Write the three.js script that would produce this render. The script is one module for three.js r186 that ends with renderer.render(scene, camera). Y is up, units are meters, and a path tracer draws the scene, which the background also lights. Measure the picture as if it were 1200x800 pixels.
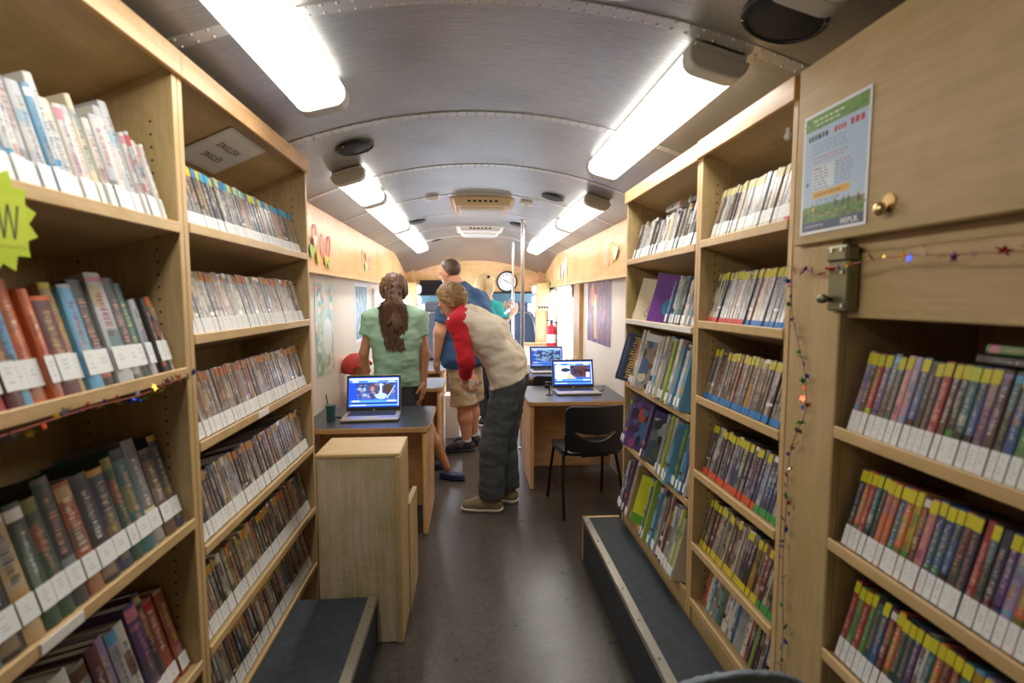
import * as THREE from 'three';
import { mergeGeometries } from 'three/addons/utils/BufferGeometryUtils.js';
import { ConvexGeometry } from 'three/addons/geometries/ConvexGeometry.js';
import { RoundedBoxGeometry } from 'three/addons/geometries/RoundedBoxGeometry.js';
import { ImprovedNoise } from 'three/addons/math/ImprovedNoise.js';
import { RectAreaLightUniformsLib } from 'three/addons/lights/RectAreaLightUniformsLib.js';

// ---------------------------------------------------------------- camera, sky, light, exposure
const scene = new THREE.Scene();
const renderer = new THREE.WebGLRenderer();
renderer.toneMapping = THREE.LinearToneMapping;
renderer.toneMappingExposure = 1.4;
renderer.shadowMap.enabled = true;
RectAreaLightUniformsLib.init();
const camera = new THREE.PerspectiveCamera(66.5, 1.5, 0.05, 200);
camera.rotation.order = 'YXZ';
camera.position.set(0, 1.5, 0);
camera.rotation.y = -THREE.MathUtils.degToRad(4.48);
camera.rotation.x = -THREE.MathUtils.degToRad(4.78);
camera.focus = 3.7;
camera.userData.fStop = 2.4;
camera.updateMatrixWorld();
scene.background = new THREE.Color().setRGB(7.2, 8.1, 9.9);      // bright overcast daylight outside the bus
const LAMP = { area: 7.5, glow: 3.6, color: new THREE.Color().setRGB(1, 0.965, 0.9) };

// ---------------------------------------------------------------- helpers
const V = (x, y, z) => new THREE.Vector3(x, y, z);
let seed = 7;
const rnd = () => { seed = (seed + 0x6d2b79f5) | 0; let t = Math.imul(seed ^ (seed >>> 15), 1 | seed); t = (t + Math.imul(t ^ (t >>> 7), 61 | t)) ^ t; return ((t ^ (t >>> 14)) >>> 0) / 4294967296; };
const rr = (a, b) => a + (b - a) * rnd();
const pick = (a) => a[Math.floor(rnd() * a.length)];
const noise = new ImprovedNoise();
const clamp = (x, a, b) => Math.min(b, Math.max(a, x));
const names = {};
const numbered = (n) => { const k = names[n] = (names[n] ?? -1) + 1; return k ? `${n}_${String(k).padStart(3, '0')}` : n; };
function thing(name, label, category, pos = [0, 0, 0], turn = 0, group) {
  const o = new THREE.Group(); o.name = numbered(name); o.position.set(...pos); o.rotation.y = turn;
  o.userData = { label, category }; if (group) o.userData.group = group;
  scene.add(o); return o;
}
function struct(name, label, category = 'structure') {
  const o = new THREE.Group(); o.name = name; o.userData = { label, category, kind: 'structure' }; scene.add(o); return o;
}
function part(name, geo, mat, parent, pos, rot) {
  const m = new THREE.Mesh(geo, mat); m.name = name; m.castShadow = m.receiveShadow = true;
  if (pos) m.position.set(...pos);
  if (rot) m.rotation.set(...rot);
  parent.add(m); return m;
}
function one(name, geo, mat, label, category, pos, rot, group) {      // a thing that is one mesh
  const m = part(numbered(name), geo, mat, scene, pos, rot); m.userData = { label, category }; if (group) m.userData.group = group; return m;
}
// box-projected uv in metres; v runs along the grain axis
function boxUV(g, grain = 'y', off = [0, 0]) {
  const p = g.attributes.position, n = g.attributes.normal, uv = new Float32Array(p.count * 2), gi = 'xyz'.indexOf(grain);
  for (let i = 0; i < p.count; i++) {
    const P = [p.getX(i), p.getY(i), p.getZ(i)], N = [Math.abs(n.getX(i)), Math.abs(n.getY(i)), Math.abs(n.getZ(i))];
    const d = N[0] >= N[1] && N[0] >= N[2] ? 0 : N[1] >= N[2] ? 1 : 2, o = [0, 1, 2].filter((k) => k !== d);
    const vi = o.includes(gi) ? gi : o[1], ui = o[0] === vi ? o[1] : o[0];
    uv[2 * i] = P[ui] + off[0] + d * 0.37; uv[2 * i + 1] = P[vi] + off[1];
  }
  g.setAttribute('uv', new THREE.BufferAttribute(uv, 2)); return g;
}
const cboxCache = {};
function cbox(w, h, d, c = 0.002, grain = 'y') {                       // box with chamfered edges, centred
  c = Math.min(c, w * 0.3, h * 0.3, d * 0.3);
  const key = [w, h, d, c].map((x) => x.toFixed(4)).join() + grain;
  if (cboxCache[key]) return cboxCache[key];
  const pts = [], X = w / 2, Y = h / 2, Z = d / 2;
  for (const a of [-1, 1]) for (const b of [-1, 1]) for (const e of [-1, 1]) pts.push(V(a * (X - c), b * (Y - c), e * Z), V(a * (X - c), b * Y, e * (Z - c)), V(a * X, b * (Y - c), e * (Z - c)));
  return cboxCache[key] = boxUV(new ConvexGeometry(pts), grain, [rr(0, 3), rr(0, 3)]);
}
const BX = (x0, x1, y0, y1, z0, z1, c, grain) => { const g = cbox(x1 - x0, y1 - y0, z1 - z0, c, grain).clone(); g.translate((x0 + x1) / 2, (y0 + y1) / 2, (z0 + z1) / 2); return g; };
function clean(g) { g = g.index ? g.toNonIndexed() : g; for (const k of Object.keys(g.attributes)) if (!['position', 'normal', 'uv'].includes(k)) g.deleteAttribute(k); if (!g.attributes.uv) boxUV(g); return g; }
const merge = (gs) => mergeGeometries(gs.map(clean));
const tube = (pts, r, seg = 24, rad = 8, closed = false) => new THREE.TubeGeometry(new THREE.CatmullRomCurve3(pts.map((p) => V(...p)), closed, 'catmullrom', 0.35), seg, r, rad, closed);
const cyl = (r0, r1, h, n = 20) => new THREE.CylinderGeometry(r0, r1, h, n);
const lathe = (pts, n = 24) => new THREE.LatheGeometry(pts.map((p) => new THREE.Vector2(...p)), n);
function extrude(pts, depth, bevel = 0, seg = 1) {                     // polygon in xy, extruded along z from 0
  const s = Array.isArray(pts) ? new THREE.Shape(pts.map((p) => new THREE.Vector2(...p))) : pts;
  return new THREE.ExtrudeGeometry(s, { depth, bevelEnabled: bevel > 0, bevelThickness: bevel, bevelSize: bevel, bevelOffset: -bevel, bevelSegments: seg, curveSegments: 12 });
}
function roundRect(w, h, r) {
  const s = new THREE.Shape(), x = -w / 2, y = -h / 2;
  s.moveTo(x + r, y); s.lineTo(x + w - r, y); s.absarc(x + w - r, y + r, r, -Math.PI / 2, 0); s.lineTo(x + w, y + h - r); s.absarc(x + w - r, y + h - r, r, 0, Math.PI / 2);
  s.lineTo(x + r, y + h); s.absarc(x + r, y + h - r, r, Math.PI / 2, Math.PI); s.lineTo(x, y + r); s.absarc(x + r, y + r, r, Math.PI, 1.5 * Math.PI); return s;
}

// ---------------------------------------------------------------- textures and materials
function dataTex(w, h, fn, srgb = true, rep = [1, 1]) {
  const d = new Uint8Array(w * h * 4);
  for (let y = 0; y < h; y++) for (let x = 0; x < w; x++) { const c = fn(x / w, y / h, x, y); d.set([clamp(c[0], 0, 255), clamp(c[1], 0, 255), clamp(c[2], 0, 255), 255], 4 * (y * w + x)); }
  const t = new THREE.DataTexture(d, w, h); t.wrapS = t.wrapT = THREE.RepeatWrapping; t.magFilter = THREE.LinearFilter; t.minFilter = THREE.LinearMipmapLinearFilter; t.generateMipmaps = true;
  if (srgb) t.colorSpace = THREE.SRGBColorSpace; t.repeat.set(...rep); t.needsUpdate = true; return t;
}
function canvasTex(w, h, draw) {
  const c = document.createElement('canvas'); c.width = w; c.height = h; const g = c.getContext('2d'); draw(g, w, h);
  const t = new THREE.CanvasTexture(c); t.colorSpace = THREE.SRGBColorSpace; t.magFilter = THREE.LinearFilter; return t;
}
// tileable value noise
function tnoise(px, py, sd) {
  const N = new Float32Array(px * py); let s = sd * 7919 + 13; for (let i = 0; i < N.length; i++) { s = (Math.imul(s, 1664525) + 1013904223) | 0; N[i] = (s >>> 8) / 16777216; }
  return (u, v) => { const x = u * px, y = v * py, i = Math.floor(x), j = Math.floor(y), a = x - i, b = y - j, f = a * a * (3 - 2 * a), g = b * b * (3 - 2 * b), q = (m, n) => N[((n % py + py) % py) * px + ((m % px + px) % px)];
    return (q(i, j) * (1 - f) + q(i + 1, j) * f) * (1 - g) + (q(i, j + 1) * (1 - f) + q(i + 1, j + 1) * f) * g; };
}
const n1 = tnoise(96, 5, 1), n2 = tnoise(220, 9, 2), n3 = tnoise(7, 4, 3), n4 = tnoise(256, 24, 4), n5 = tnoise(5, 5, 5), n6 = tnoise(19, 19, 6), n7 = tnoise(90, 90, 7), n8 = tnoise(250, 250, 8);
const woodTex = (r, g, b, k = 1) => dataTex(512, 512, (u, v) => {
  const w = u + 0.02 * (n5(u, v) - 0.5), ring = 0.5 + 0.5 * Math.sin(60 * (n3(u, v) + 0.5 * n5(v, u)));
  const t = 1 + k * (0.06 * (n1(w, v) - 0.5) + 0.04 * (n2(w, v) - 0.5) + 0.04 * (n4(u, v) - 0.5) + 0.025 * (ring - 0.5) + 0.12 * (n5(u, v) - 0.5) + 0.06 * (n6(u, v) - 0.5));
  return [r * t, g * (t - 0.02 * (n5(u, v) - 0.5)), b * (t * t)];
}, true, [1 / 0.9, 1 / 1.1]);
const bumpFine = dataTex(256, 256, (u, v) => { const t = 128 + 90 * (n8(u, v) - 0.5) + 60 * (n7(u, v) - 0.5); return [t, t, t]; }, false, [4, 4]);
const clothBump = dataTex(256, 256, (u, v, x, y) => { const t = 128 + 50 * Math.sin(x * 1.57) * Math.sin(y * 1.57) + 60 * (n8(u, v) - 0.5); return [t, t, t]; }, false, [8, 8]);
const std = (color, roughness = 0.6, metalness = 0, extra = {}) => new THREE.MeshStandardMaterial({ color, roughness, metalness, ...extra });
const phys = (o) => new THREE.MeshPhysicalMaterial(o);
const M = {
  birch: std(0xffffff, 0.5, 0, { map: woodTex(193, 166, 115, 0.8), bumpMap: bumpFine, bumpScale: 0.0002 }),
  ply: std(0xffffff, 0.4, 0, { map: woodTex(184, 158, 111, 1.1), bumpMap: bumpFine, bumpScale: 0.0003 }),
  edge: std(0xffffff, 0.38, 0, { map: woodTex(214, 181, 126, 0.8) }),
  oak: std(0xffffff, 0.42, 0, { map: woodTex(192, 150, 98, 1.3) }),
  plypale: std(0xffffff, 0.42, 0, { map: woodTex(196, 179, 144, 1.3), bumpMap: bumpFine, bumpScale: 0.0003 }),
  valance: std(0xffffff, 0.3, 0, { map: woodTex(226, 178, 120, 1.2) }),
  hole: std(0x2a2018, 0.9),
  wallpanel: std(0xffffff, 0.5, 0, { map: dataTex(128, 128, (u, v) => { const t = 1 + 0.025 * (n6(u, v) - 0.5) + 0.02 * (n7(u, v) - 0.5); return [232 * t, 217 * t, 194 * t]; }) }),
  white: std(0xe9e6df, 0.45), paper: std(0xf4f2ec, 0.75),
  laminate: std(0xffffff, 0.38, 0, { map: dataTex(256, 256, (u, v) => { const t = 1 + 0.25 * (n8(u, v) - 0.5) + 0.12 * (n7(u, v) - 0.5); return [62 * t, 66 * t, 73 * t]; }, true, [2, 2]) }),
  floor: std(0xffffff, 0.44, 0, { map: dataTex(1024, 1024, (u, v) => {
    const sp = n8(u, v), w = n6(u, v), s = n4(v, u);
    const t = 1 + 0.3 * (sp - 0.5) + 0.2 * (n7(u, v) - 0.5) + 0.1 * (w - 0.5) + 0.12 * Math.max(0, s - 0.72) * 3; return [76 * t, 70 * t, 64 * t];
  }, true, [0.8, 0.8]), roughnessMap: dataTex(256, 256, (u, v) => { const t = 175 + 24 * (n6(u, v) - 0.5) + 18 * (n7(u, v) - 0.5); return [t, t, t]; }, false, [0.8, 0.8]) }),
  rubber: std(0xffffff, 0.6, 0, { map: dataTex(512, 512, (u, v) => { const sp = n8(u, v), d = Math.max(0, n7(v, u) - 0.8) * 1.6; const t = 1 + 0.5 * (sp - 0.5) + d + 0.3 * (n6(u, v) - 0.5); return [46 * t, 53 * t, 60 * t]; }, true, [2, 2]), bumpMap: bumpFine, bumpScale: 0.0006 }),
  ceilmetal: std(0xffffff, 0.4, 0.8, { map: dataTex(512, 512, (u, v) => { const t = 1 + 0.1 * (n4(v, u) - 0.5) + 0.06 * (n8(u, v) - 0.5) + 0.1 * (n5(u, v) - 0.5); return [176 * t, 175 * t, 171 * t]; }, true, [1, 1]), bumpMap: dataTex(512, 512, (u, v) => { const t = 128 + 70 * (n4(v, u) - 0.5) + 50 * (n6(u, v) - 0.5); return [t, t, t]; }, false, [1, 1]), bumpScale: 0.0012 }),
  seam: std(0xc9c7c1, 0.35, 0.5),
  steel: std(0xc4c4c6, 0.25, 0.95), chrome: std(0xd8d8da, 0.12, 1), alum: std(0xb9b4a6, 0.38, 0.85),
  black: std(0x141416, 0.42), blackmetal: std(0x1a1b1d, 0.35, 0.5), dark: std(0x222225, 0.6),
  darkgrey: std(0x3a3d42, 0.55), cream: std(0xd8b67c, 0.5), capgrey: std(0xc0bbae, 0.5), beige: std(0xd9c19a, 0.5),
  silver: std(0xb6ab98, 0.35, 0.55), seatblue: std(0x4a5a78, 0.75), seatgrey: std(0x555b66, 0.75),
  brass: std(0xcdb27a, 0.28, 0.9), latch: std(0x7b7a5c, 0.38, 0.7), greychair: std(0x7a8791, 0.42),
  red: std(0xc2172c, 0.35), glass: phys({ color: 0xffffff, transmission: 1, thickness: 0, roughness: 0.02, ior: 1.45 }),
};
const WX0 = -1.07, WX1 = 1.23, ARC0 = 0.08, FRONT = -8.2;
const ceilY = (x) => 2.32 - 0.205 * (x - ARC0) ** 2;
const ceilSlope = (x) => Math.atan(-0.41 * (x - ARC0));
// ---------------------------------------------------------------- the bus shell
{
  const fl = struct('floor', 'dark speckled vinyl aisle floor');
  part('floor_sheet', BX(WX0 - 0.06, WX1 + 0.06, -0.06, 0, -10.1, 1.6, 0.001, 'z'), M.floor, fl);

  // ceiling: one curved metal sheet per bay, lapped at riveted seams
  const ce = struct('ceiling', 'arched grey metal ceiling with riveted seams');
  const drop = (z) => z > -7 ? 0 : 0.24 * Math.min(1, (-7 - z) / 1.2);
  function sheet(z0, z1, y0, y1, xa = WX0 - 0.03, xb = WX1 + 0.03, nx = 36, nz = 4) {    // curved slab; y0,y1 offsets above the arch
    const pos = [], idx = [], uv = [];
    for (const [k, o] of [[0, y0], [1, y1]]) for (let j = 0; j <= nz; j++) for (let i = 0; i <= nx; i++) { const x = xa + (xb - xa) * i / nx, z = z0 + (z1 - z0) * j / nz; pos.push(x, ceilY(x) + o - drop(z), z); uv.push(x, z); }
    const W = nx + 1, S = W * (nz + 1), q = (a, b, c, d) => idx.push(a, b, c, a, c, d);
    for (let j = 0; j < nz; j++) for (let i = 0; i < nx; i++) { const a = j * W + i; q(a, a + 1, a + W + 1, a + W); q(S + a, S + a + W, S + a + W + 1, S + a + 1); }
    for (let i = 0; i < nx; i++) { q(i, S + i, S + i + 1, i + 1); const b = nz * W + i; q(b, b + 1, S + b + 1, S + b); }
    for (let j = 0; j < nz; j++) { const a = j * W, b = a + nx; q(a, a + W, S + a + W, S + a); q(b, S + b, S + b + W, b + W); }
    const g = new THREE.BufferGeometry(); g.setAttribute('position', new THREE.Float32BufferAttribute(pos, 3)); g.setAttribute('uv', new THREE.Float32BufferAttribute(uv, 2)); g.setIndex(idx);
    const n = g.toNonIndexed(); n.computeVertexNormals();
    // smooth along the arch
    const P = n.attributes.position, N = n.attributes.normal; for (let i = 0; i < P.count; i++) if (Math.abs(N.getY(i)) > 0.6) { const s = Math.sign(N.getY(i)), t = ceilSlope(P.getX(i)), v = V(-Math.sin(t), Math.cos(t), 0).multiplyScalar(s); N.setXYZ(i, v.x, v.y, v.z); }
    return n;
  }
  const ribs = [0.3, -0.6, -1.5, -2.4, -3.3, -4.2, -5.1, -6.0, -6.9];
  const rivet = new THREE.SphereGeometry(0.0055, 8, 4, 0, 6.283, Math.PI / 2, Math.PI / 2); rivet.scale(1, 0.6, 1);
  let prev = 1.6;
  for (const z of [...ribs, -8.2]) { part('ceiling_panel', sheet(z, prev, 0, 0.05), M.ceilmetal, ce); prev = z; }
  ribs.forEach((z, i) => {
    if (z > 0) return;
    const s = part('seam_strip', sheet(z - 0.026, z + 0.026, -0.003, 0.004, -1.05, 1.21, 36, 1), M.seam, ce);
    const rs = []; for (let x = -1.02; x < 1.2; x += 0.042) for (const dz of [-0.018, 0.018]) { const g = rivet.clone(); g.rotateZ(ceilSlope(x)); g.translate(x, ceilY(x) - 0.003, z + dz); rs.push(g); }
    const r = part('rivets', merge(rs), M.seam, s); r.userData.kind = 'stuff';
  });
  // side walls (cream panels between posts) with openings beside the entry
  const wl = struct('wall_left', 'cream panelled bus wall behind the desks');
  for (const [y0, y1, z0, z1] of [[0, 2.09, -5.75, 1.6], [0, 0.9, -8.05, -5.75], [1.6, 2.09, -8.05, -5.75], [0, 2.09, -8.2, -8.05]]) part('wall_panel', BX(WX0 - 0.06, WX0, y0, y1, z0, z1, 0.001), M.wallpanel, wl);
  for (const z of [-3.42]) part('panel_seam', BX(WX0, WX0 + 0.006, 0.7, 1.67, z - 0.02, z + 0.02, 0.001), M.wallpanel, wl);
  const wr = struct('wall_right', 'cream panelled bus wall with window openings');
  for (const [y0, y1, z0, z1] of [[0, 2.1, -5.98, 1.6], [1.56, 2.1, -7.15, -5.98], [0, 0.22, -7.15, -5.98], [0, 2.1, -7.32, -7.15], [1.62, 2.1, -8.05, -7.32], [0, 0.78, -8.05, -7.32], [0, 2.1, -8.2, -8.05]]) part('wall_panel', BX(WX1, WX1 + 0.06, y0, y1, z0, z1, 0.001), M.wallpanel, wr);
  const post = struct('trim_1', 'brown wooden post beside the side window', 'trim'); part('post', BX(WX1 - 0.045, WX1, 0, 1.7, -5.98, -5.66, 0.004), M.oak, post);
  // back wall behind the camera
  const wb = struct('wall_back', 'cream rear bus wall'); part('wall_panel', BX(WX0 - 0.06, WX1 + 0.06, 0, 2.4, 1.6, 1.66, 0.001), M.wallpanel, wb);
  // wooden valances
  const arcEdge = (xa, xb, n, off) => Array.from({ length: n + 1 }, (_, i) => { const x = xa + (xb - xa) * i / n; return [x, ceilY(x) - off]; });
  const vl = struct('trim_2', 'honey wood valance above the desks wall with coloured paper cutouts', 'trim');
  const vPts = (x0, x1) => [[x0, 1.67], [x1, 1.67], ...arcEdge(x1, x0, 4, 0.003)];
  const vg = (x0, x1, z0, z1) => { const g = clean(extrude(vPts(x0, x1), z1 - z0)); g.translate(0, 0, z0); return boxUV(g, 'z'); };
  part('valance_board', vg(WX0, -0.99, -8.2, -2.52), M.valance, vl);
  part('light_lip', BX(WX0, -0.975, 1.655, 1.67, -8.2, -2.52, 0.002, 'z'), M.edge, vl);
  const vr = struct('trim_3', 'honey wood valance above the side window', 'trim');
  part('valance_board', vg(1.15, WX1, -8.2, -2.84), M.valance, vr);
  part('light_lip', BX(1.135, WX1, 1.655, 1.67, -8.2, -2.84, 0.002, 'z'), M.edge, vr);
  // bulkhead above the driver's cab
  const wf = struct('wall_front', 'honey wood arched bulkhead above the driver cab');
  const arch = arcEdge(1.23, -1.07, 24, 0.24);
  const bg = clean(extrude([[-1.07, 1.575], [1.23, 1.575], ...arch], 0.05)); bg.translate(0, 0, FRONT - 0.05); part('bulkhead_board', boxUV(bg, 'x'), M.valance, wf);
  part('bulkhead_rail', BX(-1.07, 1.23, 1.57, 1.60, FRONT, FRONT + 0.02, 0.003, 'x'), M.dark, wf);
  for (const [x0, x1] of [[-1.07, -0.86], [1.05, 1.23]]) part('bulkhead_post', BX(x0, x1, 0, 1.98, FRONT, FRONT + 0.14, 0.006), M.oak, wf);
  // driver's cab: roof, low sides, dashboard, windscreen
  const cab = struct('wall_cab', 'driver cab shell with windscreen frame');
  part('cab_roof', BX(-1.13, 1.29, 2.05, 2.1, -10.1, FRONT - 0.05, 0.002), M.darkgrey, cab);
  for (const [x0, x1] of [[-1.13, -1.07], [1.23, 1.29]]) { part('cab_side', BX(x0, x1, 0, 0.85, -10.1, FRONT - 0.05, 0.002), M.darkgrey, cab); part('cab_pillar', BX(x0, x1, 0.85, 2.05, -8.45, FRONT - 0.05, 0.002), M.darkgrey, cab); part('cab_pillar', BX(x0, x1, 0.85, 2.05, -10.1, -10.0, 0.002), M.darkgrey, cab); }
  part('cab_nose', BX(-1.07, 1.23, 0, 0.8, -10.1, -10.0, 0.002), M.darkgrey, cab);
  part('dashboard', clean(new RoundedBoxGeometry(2.26, 0.3, 0.42, 3, 0.06)), M.darkgrey, cab, [0.08, 0.85, -9.75]);
  const w1 = struct('window_1', 'bright windscreen glass beyond the bulkhead', 'window');
  for (const [x0, x1] of [[-1.07, 0.05], [0.11, 1.23]]) part('pane', BX(x0, x1, 0.98, 2.05, -10.03, -10.02, 0.001), M.glass, w1);
  part('window_frame', merge([BX(0.05, 0.11, 0.8, 2.05, -10.06, -10.0, 0.004), BX(-1.07, 1.23, 0.8, 0.98, -10.06, -10.0, 0.004), BX(-1.07, 1.23, 1.72, 1.78, -10.0, -9.97, 0.004)]), M.white, w1);
  const w2 = struct('window_2', 'overexposed tall side window beside the wooden post', 'window');
  part('window_frame', merge([BX(1.19, 1.27, 0.22, 0.28, -7.15, -5.98, 0.004), BX(1.19, 1.27, 1.5, 1.56, -7.15, -5.98, 0.004), BX(1.19, 1.27, 0.22, 1.56, -7.15, -7.07, 0.004), BX(1.19, 1.27, 0.22, 1.56, -6.06, -5.98, 0.004), BX(1.19, 1.27, 0.22, 1.56, -6.5, -6.38, 0.004)]), M.white, w2);
  part('pane', BX(1.24, 1.246, 0.28, 1.5, -7.07, -6.06, 0.001), M.glass, w2);
  const w3 = struct('window_3', 'bright side window behind the fire extinguisher', 'window');
  part('window_frame', merge([BX(1.19, 1.27, 0.78, 0.84, -8.05, -7.32, 0.004), BX(1.19, 1.27, 1.56, 1.62, -8.05, -7.32, 0.004), BX(1.19, 1.27, 0.84, 1.56, -7.37, -7.32, 0.004), BX(1.19, 1.27, 0.84, 1.56, -8.05, -8.0, 0.004)]), M.white, w3);
  part('pane', BX(1.24, 1.246, 0.84, 1.56, -8.0, -7.37, 0.001), M.glass, w3);
  const w4 = struct('window_4', 'bright side window beyond the white-bordered poster', 'window');
  part('window_frame', merge([BX(-1.11, -1.04, 0.9, 0.95, -8.05, -5.75, 0.004), BX(-1.11, -1.04, 1.55, 1.6, -8.05, -5.75, 0.004), ...[-5.75, -6.52, -7.29, -8.0].map((z) => BX(-1.11, -1.04, 0.95, 1.55, z - 0.05, z, 0.004))]), M.white, w4);
  for (const z of [-5.8, -6.57, -7.34]) part('pane', BX(-1.086, -1.08, 0.95, 1.55, z - 0.67, z, 0.001), M.glass, w4);
  part('sun_strip', BX(-1.07, 1.23, 1.38, 1.66, -9.985, -9.975, 0.001), std(0x2d4a50, 0.4), w1);
  // white roller shade pulled a little way down over window 2
  const sh = thing('roller_shade', 'short white roller shade above the tall bright side window', 'shade', [1.175, 1.56, -6.56]);
  part('roller', boxUV(clean(cyl(0.018, 0.018, 1.1))), M.white, sh, [0, 0.08, 0], [Math.PI / 2, 0, 0]);
  part('shade_cloth', cbox(0.003, 0.2, 1.06, 0.0005), M.white, sh, [0.0, -0.02, 0]);
}

// ---------------------------------------------------------------- fluorescent ceiling fixtures
function fixture(xc, z0, z1, label, w = 0.18, near = true, far = true, lit = true) {
  const L = z1 - z0, t = ceilSlope(xc), zc = (z0 + z1) / 2;
  const o = thing('ceiling_light', label, 'ceiling light', [xc, ceilY(xc) - 0.004, zc]); o.rotation.z = t;
  part('housing', cbox(w * 0.9, 0.02, L, 0.003, 'z'), M.capgrey, o, [0, -0.012, 0]);
  const s = new THREE.Shape(), hw = w / 2, dp = 0.075;                                   // wrap lens profile
  s.moveTo(-hw, -0.02); s.bezierCurveTo(-hw, -dp * 0.8, -hw * 0.8, -dp, -hw * 0.45, -dp); s.lineTo(hw * 0.45, -dp); s.bezierCurveTo(hw * 0.8, -dp, hw, -dp * 0.8, hw, -0.02); s.closePath();
  const g = clean(extrude(s, L - 0.1)); g.translate(0, 0, -L / 2 + 0.05);
  part('diffuser', g, lit ? glowMat : M.white, o);
  const c = clean(extrude(s, 0.05, 0.006, 2)); c.scale(1.04, 1.06, 1); c.translate(0, 0.002, 0);
  if (near) { const e = part('end_cap', c, M.capgrey, o, [0, 0, L / 2 - 0.052]); for (const x of [-0.06, 0.06]) part('screw', cyl(0.004, 0.004, 0.004, 8), M.dark, e, [x, -0.035, 0.053], [Math.PI / 2, 0, 0]); }
  if (far) part('end_cap', c, M.capgrey, o, [0, 0, -L / 2 + 0.002]);
  if (!lit) return o;
  const a = new THREE.RectAreaLight(LAMP.color, LAMP.area, w * 0.8, L - 0.12);
  a.position.set(0, -dp - 0.006, 0); a.rotation.x = -Math.PI / 2; o.add(a);
  return o;
}
const glowMat = std(0xffffff, 0.4, 0, { emissive: LAMP.color, emissiveIntensity: LAMP.glow });
fixture(-0.535, -2.0, -0.5, 'lit fluorescent ceiling light above the ENGLISH sign bookcase');
fixture(0.735, -2.9, -1.53, 'lit fluorescent ceiling light with grey end cap above the narrow bookcase');
fixture(0.76, -1.18, 0.2, 'unlit ceiling light above the poster cupboard by the large round speaker', 0.18, true, true, false);
{
  const zs = [-2.95, -3.68, -5.1, -6.5, -7.3]; const lb = ['short lit ceiling tube light starting the row above the film wall', 'second lit tube light in the row over the laptop desk', 'third lit tube light in the row over the desks wall', 'last lit tube light in the desks row before the bulkhead'];
  for (let i = 0; i < 4; i++) fixture(-0.675, zs[i + 1], zs[i], lb[i]);
  const zr = [-3.55, -4.8, -6.2, -7.3], lr = ['first lit tube light in the row over the chair desk, grey cap facing picture books', 'second lit tube light in the row beyond the grey pole', 'last lit tube light in the window row before the bulkhead'];
  for (let i = 0; i < 3; i++) fixture(0.875, zr[i + 1], zr[i], lr[i]);
}
// ---------------------------------------------------------------- bookcases with back-tilted shelves
const TILT = THREE.MathUtils.degToRad(15);
function bookcase(name, label, s, xf, z0, z1, shelves, { depth = 0.31, top = 2.09, base = 0, tilt = TILT, drop = 0.14, strip = [] } = {}) {
  const o = thing(name, label, 'bookcase', [xf, 0, (z0 + z1) / 2]);       // local x = s * depth, z0 < z1
  const T = 0.022, h = (z1 - z0) / 2, X = (a, b) => s > 0 ? [a, b] : [-b, -a];
  const bx = (d0, d1, y0, y1, a, b, c, g) => { const [x0, x1] = X(d0, d1); return BX(x0, x1, y0, y1, a, b, c, g); };
  const topAt = (d) => top - drop * d / depth;
  for (const e of [-1, 1]) {                                              // side panels, top edge follows the roof
    const za = e < 0 ? -h : h - T;
    let g = clean(extrude([[0, base], [s * depth, base], [s * depth, topAt(depth) - 0.03], [0, top - 0.03]], T)); g.translate(0, 0, za);
    const p = part('side_panel', boxUV(g, 'y', [rr(0, 2), rr(0, 2)]), M.ply, o);
    part('edge_band', bx(-0.002, 0.001, base + 0.002, top - 0.032, za + 0.001, za + T - 0.001, 0.001), M.edge, p);
    const hs = []; for (const d of [0.055, depth - 0.06]) for (let y = base + 0.12; y < topAt(d) - 0.12; y += 0.032) { const c = cyl(0.0032, 0.0032, 0.0016, 8); c.rotateX(Math.PI / 2); c.translate(s * d, y, e < 0 ? za + T : za); hs.push(c); }
    part('peg_holes', merge(hs), M.hole, p).userData.kind = 'stuff';
  }
  part('back_panel', bx(depth - 0.008, depth, base, topAt(depth) - 0.02, -h + T, h - T, 0.001), M.ply, o);
  { let g = clean(extrude([[0, top - 0.03], [s * depth, topAt(depth) - 0.03], [s * depth, topAt(depth) - 0.008], [0, top - 0.008]], 2 * h)); g.translate(0, 0, -h); const p = part('top_panel', boxUV(g, 'z'), M.birch, o);
    part('fascia', bx(-0.016, 0, top - 0.05, top + 0.012, -h, h, 0.002, 'z'), M.valance, p); }
  for (const y of shelves) {
    const len = (depth - 0.02) / Math.cos(tilt), g = cbox(len, 0.018, 2 * (h - T) - 0.001, 0.0015, 'z').clone();
    const p = part('shelf', g, M.birch, o); p.rotation.z = -s * tilt; p.position.set(s * (len / 2 * Math.cos(tilt) - 0.009 * Math.sin(tilt)), y - len / 2 * Math.sin(tilt) - 0.009 * Math.cos(tilt), 0);
    part('edge_band', bx(-0.006, 0.002, y - 0.024, y + 0.004, -h + T, h - T, 0.002, 'z'), M.edge, p).applyMatrix4(new THREE.Matrix4().compose(p.position, p.quaternion, p.scale).invert());
  }
  const low = Math.min(...shelves); part('kick_board', bx(0.004, 0.02, base, low - 0.02, -h + T, h - T, 0.001, 'z'), M.birch, o);
  for (const [y, z, w] of strip) part('shelf_ticket', bx(-0.009, -0.006, y - 0.021, y + 0.001, z - w / 2 - (z0 + z1) / 2, z + w / 2 - (z0 + z1) / 2, 0.0005), M.paper, o);
  return o;
}
const XL = -0.75, XR = 0.85;
const LU1 = [1.69, 1.315, 0.905, 0.5, 0.16], LU2 = [1.697, 1.398, 1.10, 0.802, 0.505, 0.23], RU2 = [1.70, 1.385, 1.04, 0.70, 0.335], RU1 = [1.707, 1.412, 1.13, 0.844, 0.555, 0.33];
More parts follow.
